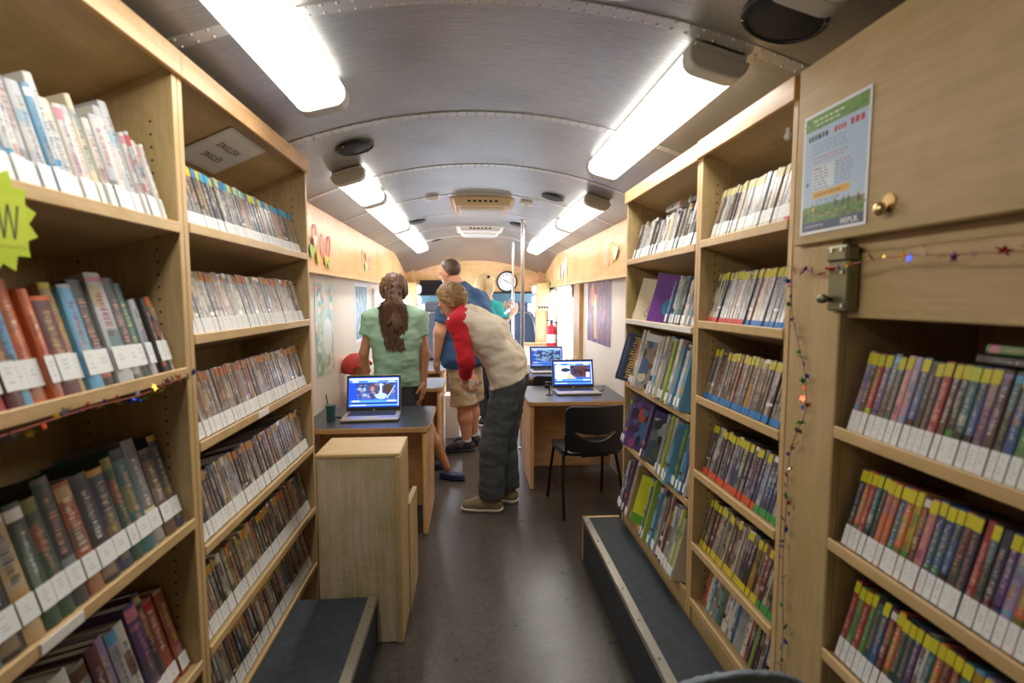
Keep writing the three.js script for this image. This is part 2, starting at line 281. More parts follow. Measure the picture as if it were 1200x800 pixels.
bookcase('bookcase', 'pale birch bookcase with a foil star garland along one shelf', -1, XL, -1.445, -0.42, LU1, { top: 2.115, strip: [[0.905, -0.96, 0.1]] });
bookcase('bookcase', 'pale birch bookcase of film cases with ENGLISH sign on its roof', -1, XL, -2.5, -1.447, LU2, { top: 2.115, strip: [[1.10, -1.9, 0.09]] });
bookcase('bookcase', 'birch bookcase of leaning picture books beside the chair desk', 1, XR, -2.82, -1.912, RU2, { top: 2.055, depth: 0.33, strip: [[1.385, -2.366, 0.85]] });
bookcase('bookcase', 'narrow birch bookcase of colour-taped discs beside the poster cupboard', 1, XR, -1.91, -1.33, RU1, { top: 2.06, depth: 0.33 });
{
  const k = one('cupboard_knob', merge([cyl(0.008, 0.008, 0.018, 10), new THREE.SphereGeometry(0.013, 12, 8).translate(0, -0.014, 0)]), M.white, 'tiny white knob under the roof of the narrow bookcase', 'knob', [0.93, 1.985, -1.5]);
}
// ---------------------------------------------------------------- tall cupboard with poster door and open shelves
const CABS = [1.197, 0.925, 0.648, 0.37];
{
  const z0 = -1.328, z1 = -0.15, o = thing('tall_cupboard', 'tall birch cupboard with an upper door, latch and open shelves of discs', 'cupboard', [XR, 0, z0]);
  const D = 0.36, L = z1 - z0, bx = (a, b, c, d, e, f, ch, g) => BX(a, b, c, d, e, f, ch, g);
  part('side_panel', bx(0.02, D, 0, 2.0, 0, 0.02, 0.001), M.ply, o); part('side_panel', bx(0.02, D, 0, 2.0, L - 0.02, L, 0.001), M.ply, o);
  part('back_panel', bx(D - 0.01, D, 0, 1.98, 0.02, L - 0.02, 0.001), M.ply, o);
  part('stile', bx(-0.002, 0.02, 0, 2.06, 0, 0.186, 0.003), M.birch, o);
  part('stile', bx(0.0, 0.02, 0, 2.06, L - 0.06, L, 0.003), M.birch, o);
  part('divider', bx(0.02, D - 0.01, 0, 1.46, 0.166, 0.186, 0.001), M.ply, o);
  part('rail', bx(0.012, 0.03, 1.455, 1.60, 0.186, L - 0.06, 0.003, 'z'), M.birch, o);
  part('rail', bx(0.016, 0.034, 1.60, 1.64, 0.186, L - 0.06, 0.002, 'z'), M.birch, o);
  part('upper_floor', bx(0.03, D - 0.01, 1.60, 1.62, 0.02, L - 0.02, 0.001, 'z'), M.ply, o);
  part('kick_board', bx(0.012, 0.03, 0, 0.34, 0.186, L - 0.06, 0.002, 'z'), M.birch, o);
  const d = part('door', bx(-0.022, -0.003, 1.632, 2.065, 0.03, L - 0.03, 0.003, 'z'), M.birch, o);
  const kn = part('knob', merge([lathe([[0.0, 0.026], [0.009, 0.025], [0.014, 0.018], [0.012, 0.011], [0.006, 0.007], [0.006, 0], [0, 0]], 16)]), M.brass, d, [-0.022, 1.676, 0.335], [0, 0, Math.PI / 2]);
  part('rose', cyl(0.016, 0.017, 0.004, 16), M.brass, d, [-0.024, 1.69, 0.34], [0, 0, Math.PI / 2]);
  for (const y of CABS) {
    const len = (D - 0.03) / Math.cos(TILT), p = part('shelf', cbox(len, 0.018, L - 0.25, 0.0015, 'z'), M.birch, o);
    p.rotation.z = -TILT; p.position.set(len / 2 * Math.cos(TILT) - 0.0023, y - len / 2 * Math.sin(TILT) - 0.009 * Math.cos(TILT), 0.186 + (L - 0.246) / 2);
    part('edge_band', bx(-0.004, 0.005, y - 0.024, y + 0.004, 0.187, L - 0.061, 0.002, 'z'), M.edge, p).applyMatrix4(new THREE.Matrix4().compose(p.position, p.quaternion, p.scale).invert());
  }
  // rim latch with thumb knob
  const t = part('latch', cbox(0.03, 0.115, 0.066, 0.004), M.latch, o, [-0.004, 1.528, 0.197]);
  part('latch_cap', cbox(0.034, 0.038, 0.07, 0.006), M.latch, t, [-0.004, 0.072, 0]);
  part('thumb_knob', merge([cyl(0.006, 0.006, 0.02, 10).rotateZ(Math.PI / 2), new THREE.SphereGeometry(0.014, 12, 8).scale(0.8, 0.8, 1.2).translate(-0.014, 0, 0)]), M.latch, t, [-0.018, -0.03, -0.024]);
  for (const [y, z] of [[0.03, 0.015], [0.08, -0.014], [0.08, 0.018], [-0.045, 0.02]]) part('screw', cyl(0.005, 0.005, 0.003, 10), M.steel, t, [y > 0.06 ? -0.022 : -0.0165, y, z], [0, 0, Math.PI / 2]);
}
// ---------------------------------------------------------------- step boxes over the wheel arches
function stepBox(label, x0, x1, z0, z1, h, noseX, wood) {
  const o = thing('step_box', label, 'step', [(x0 + x1) / 2, 0, (z0 + z1) / 2]), w = (x1 - x0) / 2, l = (z1 - z0) / 2, s = Math.sign(noseX - o.position.x);
  part('carcass', BX(-w + 0.004, w - 0.004, 0, h - 0.006, -l + 0.004, l - 0.004, 0.002), M.rubber, o);
  part('rubber_top', BX(-w, w, h - 0.006, h, -l, l, 0.002, 'z'), M.rubber, o);
  part('end_panel', BX(-w, w, 0, h - 0.006, -l - 0.012, -l + 0.004, 0.002), wood ? M.oak : M.rubber, o);
  if (wood) part('end_trim', BX(-w, w, h - 0.006, h + 0.003, -l - 0.014, -l + 0.004, 0.002, 'x'), M.edge, o);
  const nx = s * w, nose = part('metal_nosing', merge([BX(nx - 0.018, nx + 0.018, h, h + 0.004, -l, l, 0.001, 'z').translate(-s * 0.016, 0, 0), BX(nx - 0.002, nx + 0.003, h - 0.02, h + 0.004, -l, l, 0.001, 'z').translate(s * 0.001, 0, 0)]), M.alum, o);
  for (let z = -l + 0.08; z < l; z += 0.22) part('screw', cyl(0.006, 0.006, 0.002, 10), M.steel, nose, [nx - s * 0.014, h + 0.0045, z]);
}
stepBox('black rubber step box with metal edge beside the bench seat', -0.742, -0.412, -2.17, -0.6, 0.225, 0, false);
stepBox('long black rubber step box with metal edge and wooden end panel', 0.628, 0.842, -2.84, -1.42, 0.25, 0, true);
// ---------------------------------------------------------------- bench seat backing the first desk
{
  const o = thing('bench_seat', 'plywood bench seat with tall boxed back in front of laptop desk', 'bench', [-0.55, 0, -2.47]);
  const bp = part('back_box', BX(-0.105, 0.24, 0, 0.835, 0.02, 0.28, 0.006), M.plypale, o);
  part('cap_rail', BX(-0.108, 0.246, 0.829, 0.847, 0.016, 0.284, 0.004, 'x'), M.edge, o);
  part('corner_post', BX(0.222, 0.247, 0, 0.832, 0.02, 0.286, 0.004), M.birch, o);
  part('seat_box', BX(-0.105, 0.24, 0, 0.47, -0.27, 0.02, 0.006), M.plypale, o);
  part('seat_pad', BX(-0.105, 0.225, 0.47, 0.49, -0.27, 0.02, 0.006), M.laminate, o);
  part('side_wing', clean(extrude([[-0.28, 0], [0.05, 0], [0.05, 0.53], [-0.28, 0.495]], 0.02, 0.002)).rotateY(-Math.PI / 2).translate(0.252, 0, 0), M.birch, o).geometry.scale(1, 1, 1);
}
// ---------------------------------------------------------------- desks
function desk(label, x0, x1, z0, z1, endX, { apron = 0.04, back = true } = {}) {   // z0 far edge, z1 near edge; endX = aisle side
  const o = thing('desk', label, 'desk', [(x0 + x1) / 2, 0, (z0 + z1) / 2]), w = (x1 - x0) / 2, l = (z1 - z0) / 2, s = Math.sign(endX - o.position.x), H = 0.7, r = 0.05;
  const sh = (k) => { const S = new THREE.Shape(), a = -s * w, b = s * (w - k), n = l - k; S.moveTo(a, -n); S.lineTo(b - s * r, -n); S.quadraticCurveTo(b, -n, b, -n + r); S.lineTo(b, n - r); S.quadraticCurveTo(b, n, b - s * r, n); S.lineTo(a, n); S.closePath(); return S; };
  const top = clean(extrude(sh(0.004), 0.03)); top.rotateX(Math.PI / 2); top.translate(0, H, 0); part('desk_top', boxUV(top, 'x'), M.laminate, o);
  const ed = clean(extrude(sh(0), 0.026, 0.003, 2)); ed.rotateX(Math.PI / 2); ed.translate(0, H - 0.004, 0); part('edge_band', boxUV(ed, 'x'), M.oak, o);
  part('end_panel', BX(s > 0 ? w - 0.05 : -w + 0.02, s > 0 ? w - 0.02 : -w + 0.05, 0, H - 0.036, -l + 0.02, l - 0.02, 0.008), M.valance, o);
  if (back) part('modesty_panel', BX(-w + 0.03, w - 0.03, 0.06, H - 0.036, -0.01 - 0.12 * l, 0.01 - 0.12 * l, 0.002, 'x'), M.oak, o);
  return o;
}
desk('dark-topped desk with oak edge behind the bench seat', -1.065, -0.262, -3.86, -3.21, 0);
desk('second dark-topped desk against the poster wall beyond the ponytailed woman', -1.065, -0.262, -5.25, -4.62, 0);
desk('farthest dark-topped desk against the poster wall', -1.06, -0.3, -6.6, -5.75, 0);
desk('dark-topped desk with oak edge holding the laptop above the black chair', 0.432, 1.225, -4.68, -3.93, 0);
desk('second dark-topped desk beside the bright side window', 0.5, 1.225, -6.15, -5.2, 0);
// ---------------------------------------------------------------- laptops
const bar = (g, c, x, y, w, h) => { g.fillStyle = c; g.fillRect(x, y, w, h); };
function screenTex(kind) {
  return canvasTex(512, 320, (g, w, h) => {
    bar(g, '#1a43c8', 0, 0, w, h); bar(g, '#cfe8ff', 8, 10, w - 16, 22); bar(g, '#3f74e0', 8, 34, w - 16, 26); bar(g, '#9cc3f5', 190, 40, 110, 12); bar(g, '#b9d6fa', 400, 40, 70, 14); bar(g, '#e8f4ff', 40, 40, 60, 14);
    const sk = g.createLinearGradient(0, 60, 0, 240); sk.addColorStop(0, '#22356a'); sk.addColorStop(1, '#3f5aa0'); g.fillStyle = sk; g.fillRect(90, 60, 380, 180);
    let q = 11; const r = () => (q = (q * 16807) % 2147483647) / 2147483647;
    const blob = (c, x, y, a, b) => { g.fillStyle = c; g.beginPath(); g.ellipse(x, y, a, b, 0, 0, 7); g.fill(); };
    if (kind === 0) { for (let i = 0; i < 90; i++) blob(['#24304f', '#7f9fd8', '#43598f', '#8d6f8c', '#2b3a66'][i % 5], 100 + r() * 350, 80 + r() * 140, 5 + r() * 24, 4 + r() * 18); blob('#9db4e4', 330, 205, 60, 34); blob('#5c3a42', 245, 118, 46, 40); blob('#8d6f86', 240, 128, 22, 28); blob('#3b2a2c', 400, 130, 52, 56); bar(g, '#e7eefc', 318, 70, 16, 110); g.strokeStyle = '#9fc0ff'; g.lineWidth = 10; g.beginPath(); g.moveTo(470, 90); g.lineTo(390, 230); g.stroke(); g.strokeStyle = '#1b2c58'; g.lineWidth = 8; g.beginPath(); g.moveTo(70, 60); g.lineTo(120, 240); g.stroke(); }
    if (kind === 1) { bar(g, '#dfe3f0', 20, 60, 200, 180); bar(g, '#b7a6d8', 20, 170, 160, 20); for (let i = 0; i < 60; i++) blob(['#3b2424', '#54302c', '#2c1c20', '#46304a'][i % 4], 260 + r() * 190, 80 + r() * 120, 10 + r() * 34, 8 + r() * 24); blob('#24304a', 160, 120, 60, 28); g.fillStyle = '#d6a98c'; g.beginPath(); g.moveTo(200, 150); g.lineTo(300, 240); g.lineTo(170, 240); g.fill(); bar(g, '#d9c7ef', 430, 150, 50, 70); }
    if (kind === 2) { for (let i = 0; i < 90; i++) blob(['#3c4d80', '#7fa8d8', '#2b3350', '#6fb4b0', '#8aa0c8'][i % 5], 60 + r() * 400, 70 + r() * 160, 4 + r() * 26, 4 + r() * 18); }
    bar(g, '#4d8bf0', 20, 246, w - 40, 26); bar(g, '#d7eaff', 40, 250, 70, 14); bar(g, '#d7eaff', 390, 248, 90, 16); bar(g, '#123', 20, 276, w - 40, 10); bar(g, '#5c97f2', 8, 292, w - 16, 16); bar(g, '#bfe0ff', 20, 294, 160, 10); bar(g, '#cfe8ff', w - 14, 20, 8, 290);
  });
}
function laptop(label, x, y, z, turn, kind, glow = 1.5, w = 0.37) {
  const o = thing('laptop', label, 'laptop', [x, y, z], turn), d = 0.25, sh = 0.235;
  const bs = clean(new RoundedBoxGeometry(w, 0.018, d, 2, 0.007)); bs.translate(0, 0.012, 0); part('base', bs, M.silver, o);
  part('feet', merge([[-1, -1], [1, -1], [-1, 1], [1, 1]].map(([a, b]) => cyl(0.008, 0.008, 0.004, 10).translate(a * (w / 2 - 0.03), 0.0015, b * (d / 2 - 0.03)))), M.black, o);
  const kb = part('keyboard', BX(-w / 2 + 0.03, w / 2 - 0.03, 0.0205, 0.0215, -0.095, 0.02, 0.0005), M.black, o), ks = [];
  for (let r = 0; r < 5; r++) for (let c = 0; c < 15; c++) ks.push(new THREE.BoxGeometry(0.0165, 0.002, 0.018).translate(-w / 2 + 0.042 + c * (w - 0.084) / 14, 0.0225, -0.084 + r * 0.0225));
  part('keys', merge(ks), M.dark, kb).userData.kind = 'stuff';
  part('touchpad', BX(-0.055, 0.055, 0.0208, 0.0214, 0.035, 0.105, 0.0003), M.capgrey, o);
  const lid = part('lid', clean(new RoundedBoxGeometry(w, sh + 0.016, 0.008, 2, 0.003)), M.silver, o, [0, 0.02 + (sh + 0.016) / 2 * Math.cos(0.26), -d / 2 - (sh + 0.016) / 2 * Math.sin(0.26)], [-0.26, 0, 0]);
  part('bezel', BX(-w / 2 + 0.003, w / 2 - 0.003, -sh / 2 - 0.005, sh / 2 + 0.005, 0.004, 0.0055, 0.0005), M.black, lid);
  const tx = screenTex(kind);
  part('screen', new THREE.PlaneGeometry(w - 0.028, sh - 0.03).translate(0, 0.006, 0.0058), std(0x050505, 0.25, 0, { emissive: 0xffffff, emissiveMap: tx, emissiveIntensity: glow }), lid);
  part('hinge_bar', cyl(0.006, 0.006, w * 0.8, 10).rotateZ(Math.PI / 2).translate(0, -sh / 2 - 0.008, 0), M.black, lid);
  part('maker_badge', cyl(0.006, 0.006, 0.001, 12).rotateX(Math.PI / 2).translate(0, -sh / 2 + 0.001, 0.006), M.silver, lid);
  const a = new THREE.RectAreaLight(0x6f95ff, 0.5 * glow, w - 0.03, sh - 0.03); a.position.set(0, 0.006, 0.012); a.rotation.y = Math.PI; lid.add(a);
  return o;
}
laptop('open silver laptop with blue screen on the desk behind the bench seat', -0.668, 0.7, -3.49, 0.06, 0);
laptop('open silver laptop with brown and blue screen on the chair desk', 0.885, 0.7, -4.3, 0.02, 1);
laptop('open laptop with dim blue screen on the second desk by the window', 0.83, 0.7, -5.55, 0, 2, 0.9);
one('desk_pencil_pot', merge([cyl(0.03, 0.026, 0.1, 16).translate(0, 0.05, 0), cyl(0.033, 0.033, 0.012, 16).translate(0, 0.1, 0)]), std(0x27504a, 0.5), 'small dark green pot beside the blue-screen laptop near the poster wall', 'pot', [-0.915, 0.7, -3.42]);
{
  const o = thing('desk_webcam', 'small black camera on a stalk beside the chair-desk laptop', 'webcam', [0.64, 0.7, -4.22]);
  part('foot', cyl(0.03, 0.032, 0.008, 16), M.black, o, [0, 0.004, 0]); part('stalk', cyl(0.006, 0.006, 0.09, 8), M.black, o, [0, 0.05, 0]); part('camera_head', new THREE.SphereGeometry(0.022, 16, 12), M.black, o, [-0.02, 0.075, 0]);
  part('mount', cbox(0.05, 0.02, 0.02, 0.004), M.black, o, [-0.01, 0.1, 0]);
}
// ---------------------------------------------------------------- black plastic chair
function shellChair(name, label, pos, turn, shellMat, legMat, { slot = true, hole = false, seatH = 0.44, topH = 0.78 } = {}) {
  const o = thing(name, label, 'chair', pos, turn);                                            // faces -z, back toward +z
  const W = 0.44, bh = topH - seatH - 0.02, top = seatH + 0.02 + bh;
  const rr2 = (x, y, hw, hh, r) => { const a = Math.abs(x) - hw + r, c = Math.abs(y) - hh + r; return Math.hypot(Math.max(a, 0), Math.max(c, 0)) + Math.min(Math.max(a, c), 0) - r; };
  const shellF = (x, y, z) => {                                                               // thin shell, curved round the sitter
    const v = y - seatH - 0.02, zz = z - (0.23 + 0.12 * v - 1.1 * x * x);
    let d = hole ? Math.max(rr2(x, v - bh + 0.3, 0.2, 0.3, 0.195), -v) : rr2(x * (1 + 0.1 * clamp(1 - v / bh, 0, 1)), v - bh / 2, W / 2, bh / 2, 0.055);
    if (slot) { const e = v - bh * 0.47 + 0.05 * (1 - (x / 0.16) ** 2), th = 0.024 * (1 - (x / 0.16) ** 2); if (Math.abs(x) < 0.16) d = Math.max(d, th - Math.abs(e)); }
    if (hole) d = Math.max(d, 0.0 - (Math.hypot(x / 1.9, v - bh + 0.055) - 0.018));
    const e = Math.abs(zz) - 0.007; return Math.max(d, e) < 0 ? Math.max(d, e) : Math.hypot(Math.max(d, 0), Math.max(e, 0)) - 0.002;
  };
  part('backrest', nets(shellF, [-0.26, seatH, 0], [0.26, top + 0.02, 0.34], 0.0055), shellMat, o);
  const ss = roundRect(0.42, 0.4, 0.07), seat = clean(extrude(ss, 0.014, 0.005, 2)); seat.rotateX(-Math.PI / 2); { const p = seat.attributes.position; for (let i = 0; i < p.count; i++) { const x = p.getX(i), z = p.getZ(i); p.setY(i, p.getY(i) + seatH - 0.01 + 0.25 * x * x - (z < -0.12 ? 1.4 * (z + 0.12) ** 2 : 0)); } seat.computeVertexNormals(); }
  part('seat', seat, shellMat, o);
  part('seat_spine', clean(new RoundedBoxGeometry(0.2, 0.1, 0.014, 3, 0.006)), shellMat, o, [0, seatH + 0.03, 0.205], [0.1, 0, 0]);
  for (const s of [-1, 1]) {
    part('leg', tube([[s * 0.19, seatH - 0.02, -0.14], [s * 0.205, seatH * 0.5, -0.18], [s * 0.215, 0.0, -0.22]], 0.011), legMat, o);
    part('leg', tube([[s * 0.19, seatH - 0.02, 0.1], [s * 0.21, seatH * 0.5, 0.16], [s * 0.22, 0.0, 0.22]], 0.011), legMat, o);
    part('side_rail', tube([[s * 0.19, seatH - 0.02, -0.16], [s * 0.19, seatH - 0.022, 0.12], [s * 0.2, seatH + 0.06, 0.195], [s * 0.205, seatH + 0.14, 0.2]], 0.011), legMat, o);
  }
  part('cross_rail', tube([[-0.19, seatH - 0.03, 0.08], [0, seatH - 0.03, 0.08], [0.19, seatH - 0.03, 0.08]], 0.009, 8), legMat, o);
  return o;
}
shellChair('office_chair', 'black plastic chair with slotted back at the laptop desk', [0.81, 0, -3.62], 0.12, std(0x17181b, 0.32), M.blackmetal);
shellChair('plastic_chair', 'grey plastic chair back with hand hole near the long step box', [0.505, 0, -1.16], 0.0, M.greychair, M.steel, { slot: false, hole: true, seatH: 0.4, topH: 0.80 });
shellChair('desk_chair', 'dark chair back at the second desk beside the window', [0.78, 0, -4.98], 0.0, std(0x1d1e22, 0.4), M.blackmetal, { slot: false });
// ---------------------------------------------------------------- books and disc cases
const COL = {
  white: '#e6e4dc', cream: '#e2d6b8', tan: '#b89a6c', brown: '#5e4330', 'umber': '#3a2a22', black: '#1c1b20', charcoal: '#34353b', grey: '#85868a', 'silver': '#b9bcc0', navy: '#232b4c', blue: '#2f5d9e', 'azure': '#5ea6cf', teal: '#1f6b6e',
  'forest': '#264632', green: '#4c8a3f', lime: '#a7c233', yellow: '#e0c62f', gold: '#b98d2d', orange: '#d2662a', red: '#b3262b', maroon: '#5e1e2a', pink: '#cf7f92', purple: '#5e3a7c', lilac: '#9a86b8', rust: '#9c4a2c', olive: '#77753a',
};
const CW = 32, CH = 256, ACOLS = 64, cells = [];
const STYLES = {
  film: ['umber', 'brown', 'black', 'charcoal', 'maroon', 'tan', 'silver', 'white', 'navy', 'rust', 'grey', 'cream', 'black', 'charcoal', 'umber', 'olive', 'gold', 'umber', 'black', 'charcoal'],
  kidfilm: ['blue', 'navy', 'purple', 'red', 'azure', 'white', 'teal', 'charcoal', 'black', 'pink', 'orange', 'maroon', 'green', 'silver', 'brown', 'blue', 'umber', 'lilac', 'yellow'],
  pale: ['white', 'white', 'cream', 'silver', 'white', 'azure', 'silver', 'white', 'white', 'cream'],
  mixed: ['maroon', 'red', 'charcoal', 'silver', 'teal', 'navy', 'tan', 'azure', 'orange', 'black', 'cream'],
  dark: ['charcoal', 'black', 'brown', 'forest', 'navy', 'tan', 'rust', 'olive', 'teal', 'grey'],
  dull: ['purple', 'white', 'maroon', 'teal', 'charcoal', 'grey', 'lilac', 'silver', 'rust', 'forest'],
  picture: ['white', 'teal', 'purple', 'maroon', 'azure', 'green', 'white', 'cream', 'silver', 'orange', 'navy', 'blue', 'cream', 'umber', 'lime', 'white', 'tan', 'rust', 'azure', 'silver'],
  audio: ['silver', 'white', 'grey', 'cream', 'charcoal', 'white', 'silver', 'tan', 'brown', 'umber'],
};
const MUTED = { film: ['tan', 'brown', 'cream', 'grey', 'maroon', 'charcoal', 'white', 'silver', 'gold', 'umber', 'navy'], dark: ['tan', 'brown', 'cream', 'gold', 'charcoal', 'olive', 'forest', 'silver', 'rust'], audio: ['silver', 'white', 'grey', 'tan', 'charcoal', 'cream'], pale: ['white', 'silver', 'cream', 'azure', 'pink', 'grey', 'red'] };
const DULL = new THREE.Color('#8a8680');
const PER = 32, styleAt = {};
const atlas = canvasTex(2048, 1024, (g) => {
  let k = 0;
  for (const st of Object.keys(STYLES)) {
    styleAt[st] = [];
    for (let i = 0; i < PER; i++, k++) {
      const base = STYLES[st][i % STYLES[st].length]; let acc = pick(MUTED[st] ?? Object.keys(COL)); if (acc === base) acc = base === 'white' ? 'navy' : 'white';
      const x = (k % ACOLS) * CW, y = Math.floor(k / ACOLS) * CH; const j = 0.82 + 0.3 * rnd(); const c = new THREE.Color(COL[base]).multiplyScalar(j).lerp(DULL, 0.16).getStyle();
      bar(g, c, x, y, CW, CH);
      const busy = st === 'kidfilm' || st === 'film' ? 1 : 0.6;
      for (let b = 0; b < 5 * busy; b++) { const yy = y + rr(0, CH - 40), hh = rr(10, 70); g.globalAlpha = rr(0.25, 0.75); bar(g, new THREE.Color(COL[rnd() < 0.5 ? acc : pick(MUTED[st] ?? Object.keys(COL))]).multiplyScalar(rr(0.6, 1)).lerp(DULL, 0.2).getStyle(), x + rr(0, 6), yy, rr(8, 20), hh); }
      g.globalAlpha = 1;
      if (rnd() < 0.7) bar(g, COL[acc], x, y + pick([0, 12, 170]), 24, rr(8, 34));
      const ink = ['white', 'cream', 'silver', 'yellow', 'lime', 'tan', 'azure'].includes(base) ? pick(['#20242c', '#7a1f22', '#26355e']) : pick(['#f4efe2', '#e8d27a', '#ffffff', '#f0a58a']);
      let yy = y + rr(34, 56); const end = y + rr(130, 190), wd = rr(6, 12);      // worn title strokes, too small to read
      while (yy < end) { const h = rr(2, 6); g.globalAlpha = rr(0.3, 0.8); bar(g, ink, x + 12 - wd / 2 + rr(-1, 1), yy, wd * rr(0.5, 1), h); yy += h + rr(1, 4); }
      g.globalAlpha = 1; bar(g, c, x + 24, y, 8, CH);
      cells.push({ x, y, base, acc }); styleAt[st].push(k);
    }
  }
});
atlas.anisotropy = 4;
const mAtlas = std(0xffffff, 0.42, 0, { map: atlas }), mSleeve = phys({ color: 0xffffff, map: atlas, roughness: 0.3, clearcoat: 0.6, clearcoatRoughness: 0.2 });
const mPages = std(0xffffff, 0.85, 0, { map: dataTex(128, 32, (u, v, x) => { const t = 0.82 + 0.18 * n1(u, v); return [226 * t, 214 * t, 190 * t]; }, true, [1, 1]) });
const labelTex = canvasTex(256, 64, (g) => { bar(g, '#eef0ef', 0, 0, 256, 64); for (let i = 0; i < 8; i++) { for (let j = 0; j < 4; j++) if (rnd() < 0.8) bar(g, '#c3c6ca', i * 32 + 8 + rr(0, 3), 14 + j * 10, rr(6, 13), 3); } });
const mLabel = std(0xffffff, 0.55, 0, { map: labelTex });
const mTape = {}; const tape = (c) => mTape[c] ??= std(c, 0.45);
const uvSet = (g, fn) => { const p = g.attributes.position, n = g.attributes.normal, a = new Float32Array(p.count * 2); for (let i = 0; i < p.count; i++) { const [u, v] = fn(p.getX(i), p.getY(i), p.getZ(i), n.getX(i), n.getY(i), n.getZ(i)); a[2 * i] = u; a[2 * i + 1] = v; } g.setAttribute('uv', new THREE.BufferAttribute(a, 2)); return g; };
const cellUV = (k) => (x, y, z, nx, ny, nz) => { const c = cells[k], u = nz > 0.5 ? c.x + 1 + (x + 0.5) * 22 : c.x + 28, v = c.y + 2 + (1 - y) * (CH - 4); return [u / 2048, 1 - v / 1024]; };
const cbx = (x0, x1, y0, y1, z0, z1, cx, cy, cz) => { const pts = []; for (const a of [0, 1]) for (const b of [0, 1]) for (const e of [0, 1]) { const X = a ? x1 : x0, Y = b ? y1 : y0, Z = e ? z1 : z0, sx = a ? -cx : cx, sy = b ? -cy : cy, sz = e ? -cz : cz; pts.push(V(X + sx, Y + sy, Z), V(X + sx, Y, Z + sz), V(X, Y + sy, Z + sz)); } return new ConvexGeometry(pts); };
const gCase = cbx(-0.5, 0.5, 0, 1, -1, 0, 0.14, 0.008, 0.012);
const gPages = boxUV(cbx(-0.41, 0.41, 0.014, 0.986, -0.975, -0.03, 0.01, 0.004, 0.004), 'y');
const gBoards = (() => {
  const gs = [cbx(-0.5, -0.41, 0, 1, -1, -0.025, 0.02, 0.004, 0.004), cbx(0.41, 0.5, 0, 1, -1, -0.025, 0.02, 0.004, 0.004)], n = 6, o = [], q = [];
  for (let i = 0; i <= n; i++) { const x = -0.5 + i / n; o.push([x, -0.028 * (2 * x) ** 2]); q.unshift([x * 0.9, -0.028 * (2 * x) ** 2 - 0.02]); }
  const s = clean(extrude([...o, ...q].map(([x, z]) => [x, -z]), 1)); s.rotateX(-Math.PI / 2);       // xy -> xz, extruded along y
  return [...gs.map(clean), s];
})();
const geoCache = {};
const bodyGeo = (kind, k) => geoCache[kind + k] ??= kind === 'book' ? uvSet(merge(gBoards.map((g) => g.clone())), cellUV(k)) : uvSet(gCase.clone(), cellUV(k));
const gPlate = cbx(-0.5, 0.5, 0, 1, -1, 0, 0.02, 0.01, 0.2);
const gLabels = Array.from({ length: 8 }, (_, i) => uvSet(gPlate.clone(), (x, y) => [(i + 0.05 + (x + 0.5) * 0.9) / 8, y]));
const ROWS = [];
// s: -1 shelves on the desk side, +1 on the cupboard side; F: front top edge of the shelf board
function place(o, s, xf, h, z, inset, tilt, lean, yaw) {
  const a = V(-s * Math.cos(tilt), Math.sin(tilt), 0), n = V(s * Math.sin(tilt), Math.cos(tilt), 0), x = V(0, 0, s > 0 ? 1 : -1);
  o.quaternion.setFromRotationMatrix(new THREE.Matrix4().makeBasis(x, n, a));
  o.position.set(xf, h, z).addScaledVector(a, -inset).addScaledVector(n, inset < 0.008 ? 0.0055 : 0.0012);
  if (yaw) o.rotateY(yaw);
  if (lean) o.rotateZ(lean);
}
function makeBook(kind, k, t, H, D, { lab = 0.05, labY = 0.012, top = null, tapeC = null, name, label, category, group, cover } = {}) {
  const o = thing(name, label, category, [0, 0, 0], 0, group);
  const b = part(kind === 'book' ? 'cover' : 'case', bodyGeo(kind, k), kind === 'disc' ? mSleeve : mAtlas, o); b.scale.set(t, H, D);
  if (kind === 'book') part('pages', gPages, mPages, o).scale.set(t, H, D);
  if (lab) { const l = part('spine_label', pick(gLabels), mLabel, o, [0, labY, 0.0008]); l.scale.set(t * 0.94, lab, 0.0012); }
  if (tapeC) { const l = part('colour_tape', gPlate, tape(tapeC), o, [0, 0.002, 0.0009]); l.scale.set(t * 0.94, 0.022, 0.0012); }
  if (top) { const l = part('top_sticker', gPlate, tape(top), o, [0, H - 0.03, 0.0008]); l.scale.set(t * 0.94, 0.026, 0.0012); }
  if (cover) part('cover_art', new THREE.PlaneGeometry(D * 0.96, H * 0.97).rotateY(Math.PI / 2), cover, o, [t / 2 + 0.0006, H / 2, -D / 2 - 0.002]);
  return o;
}
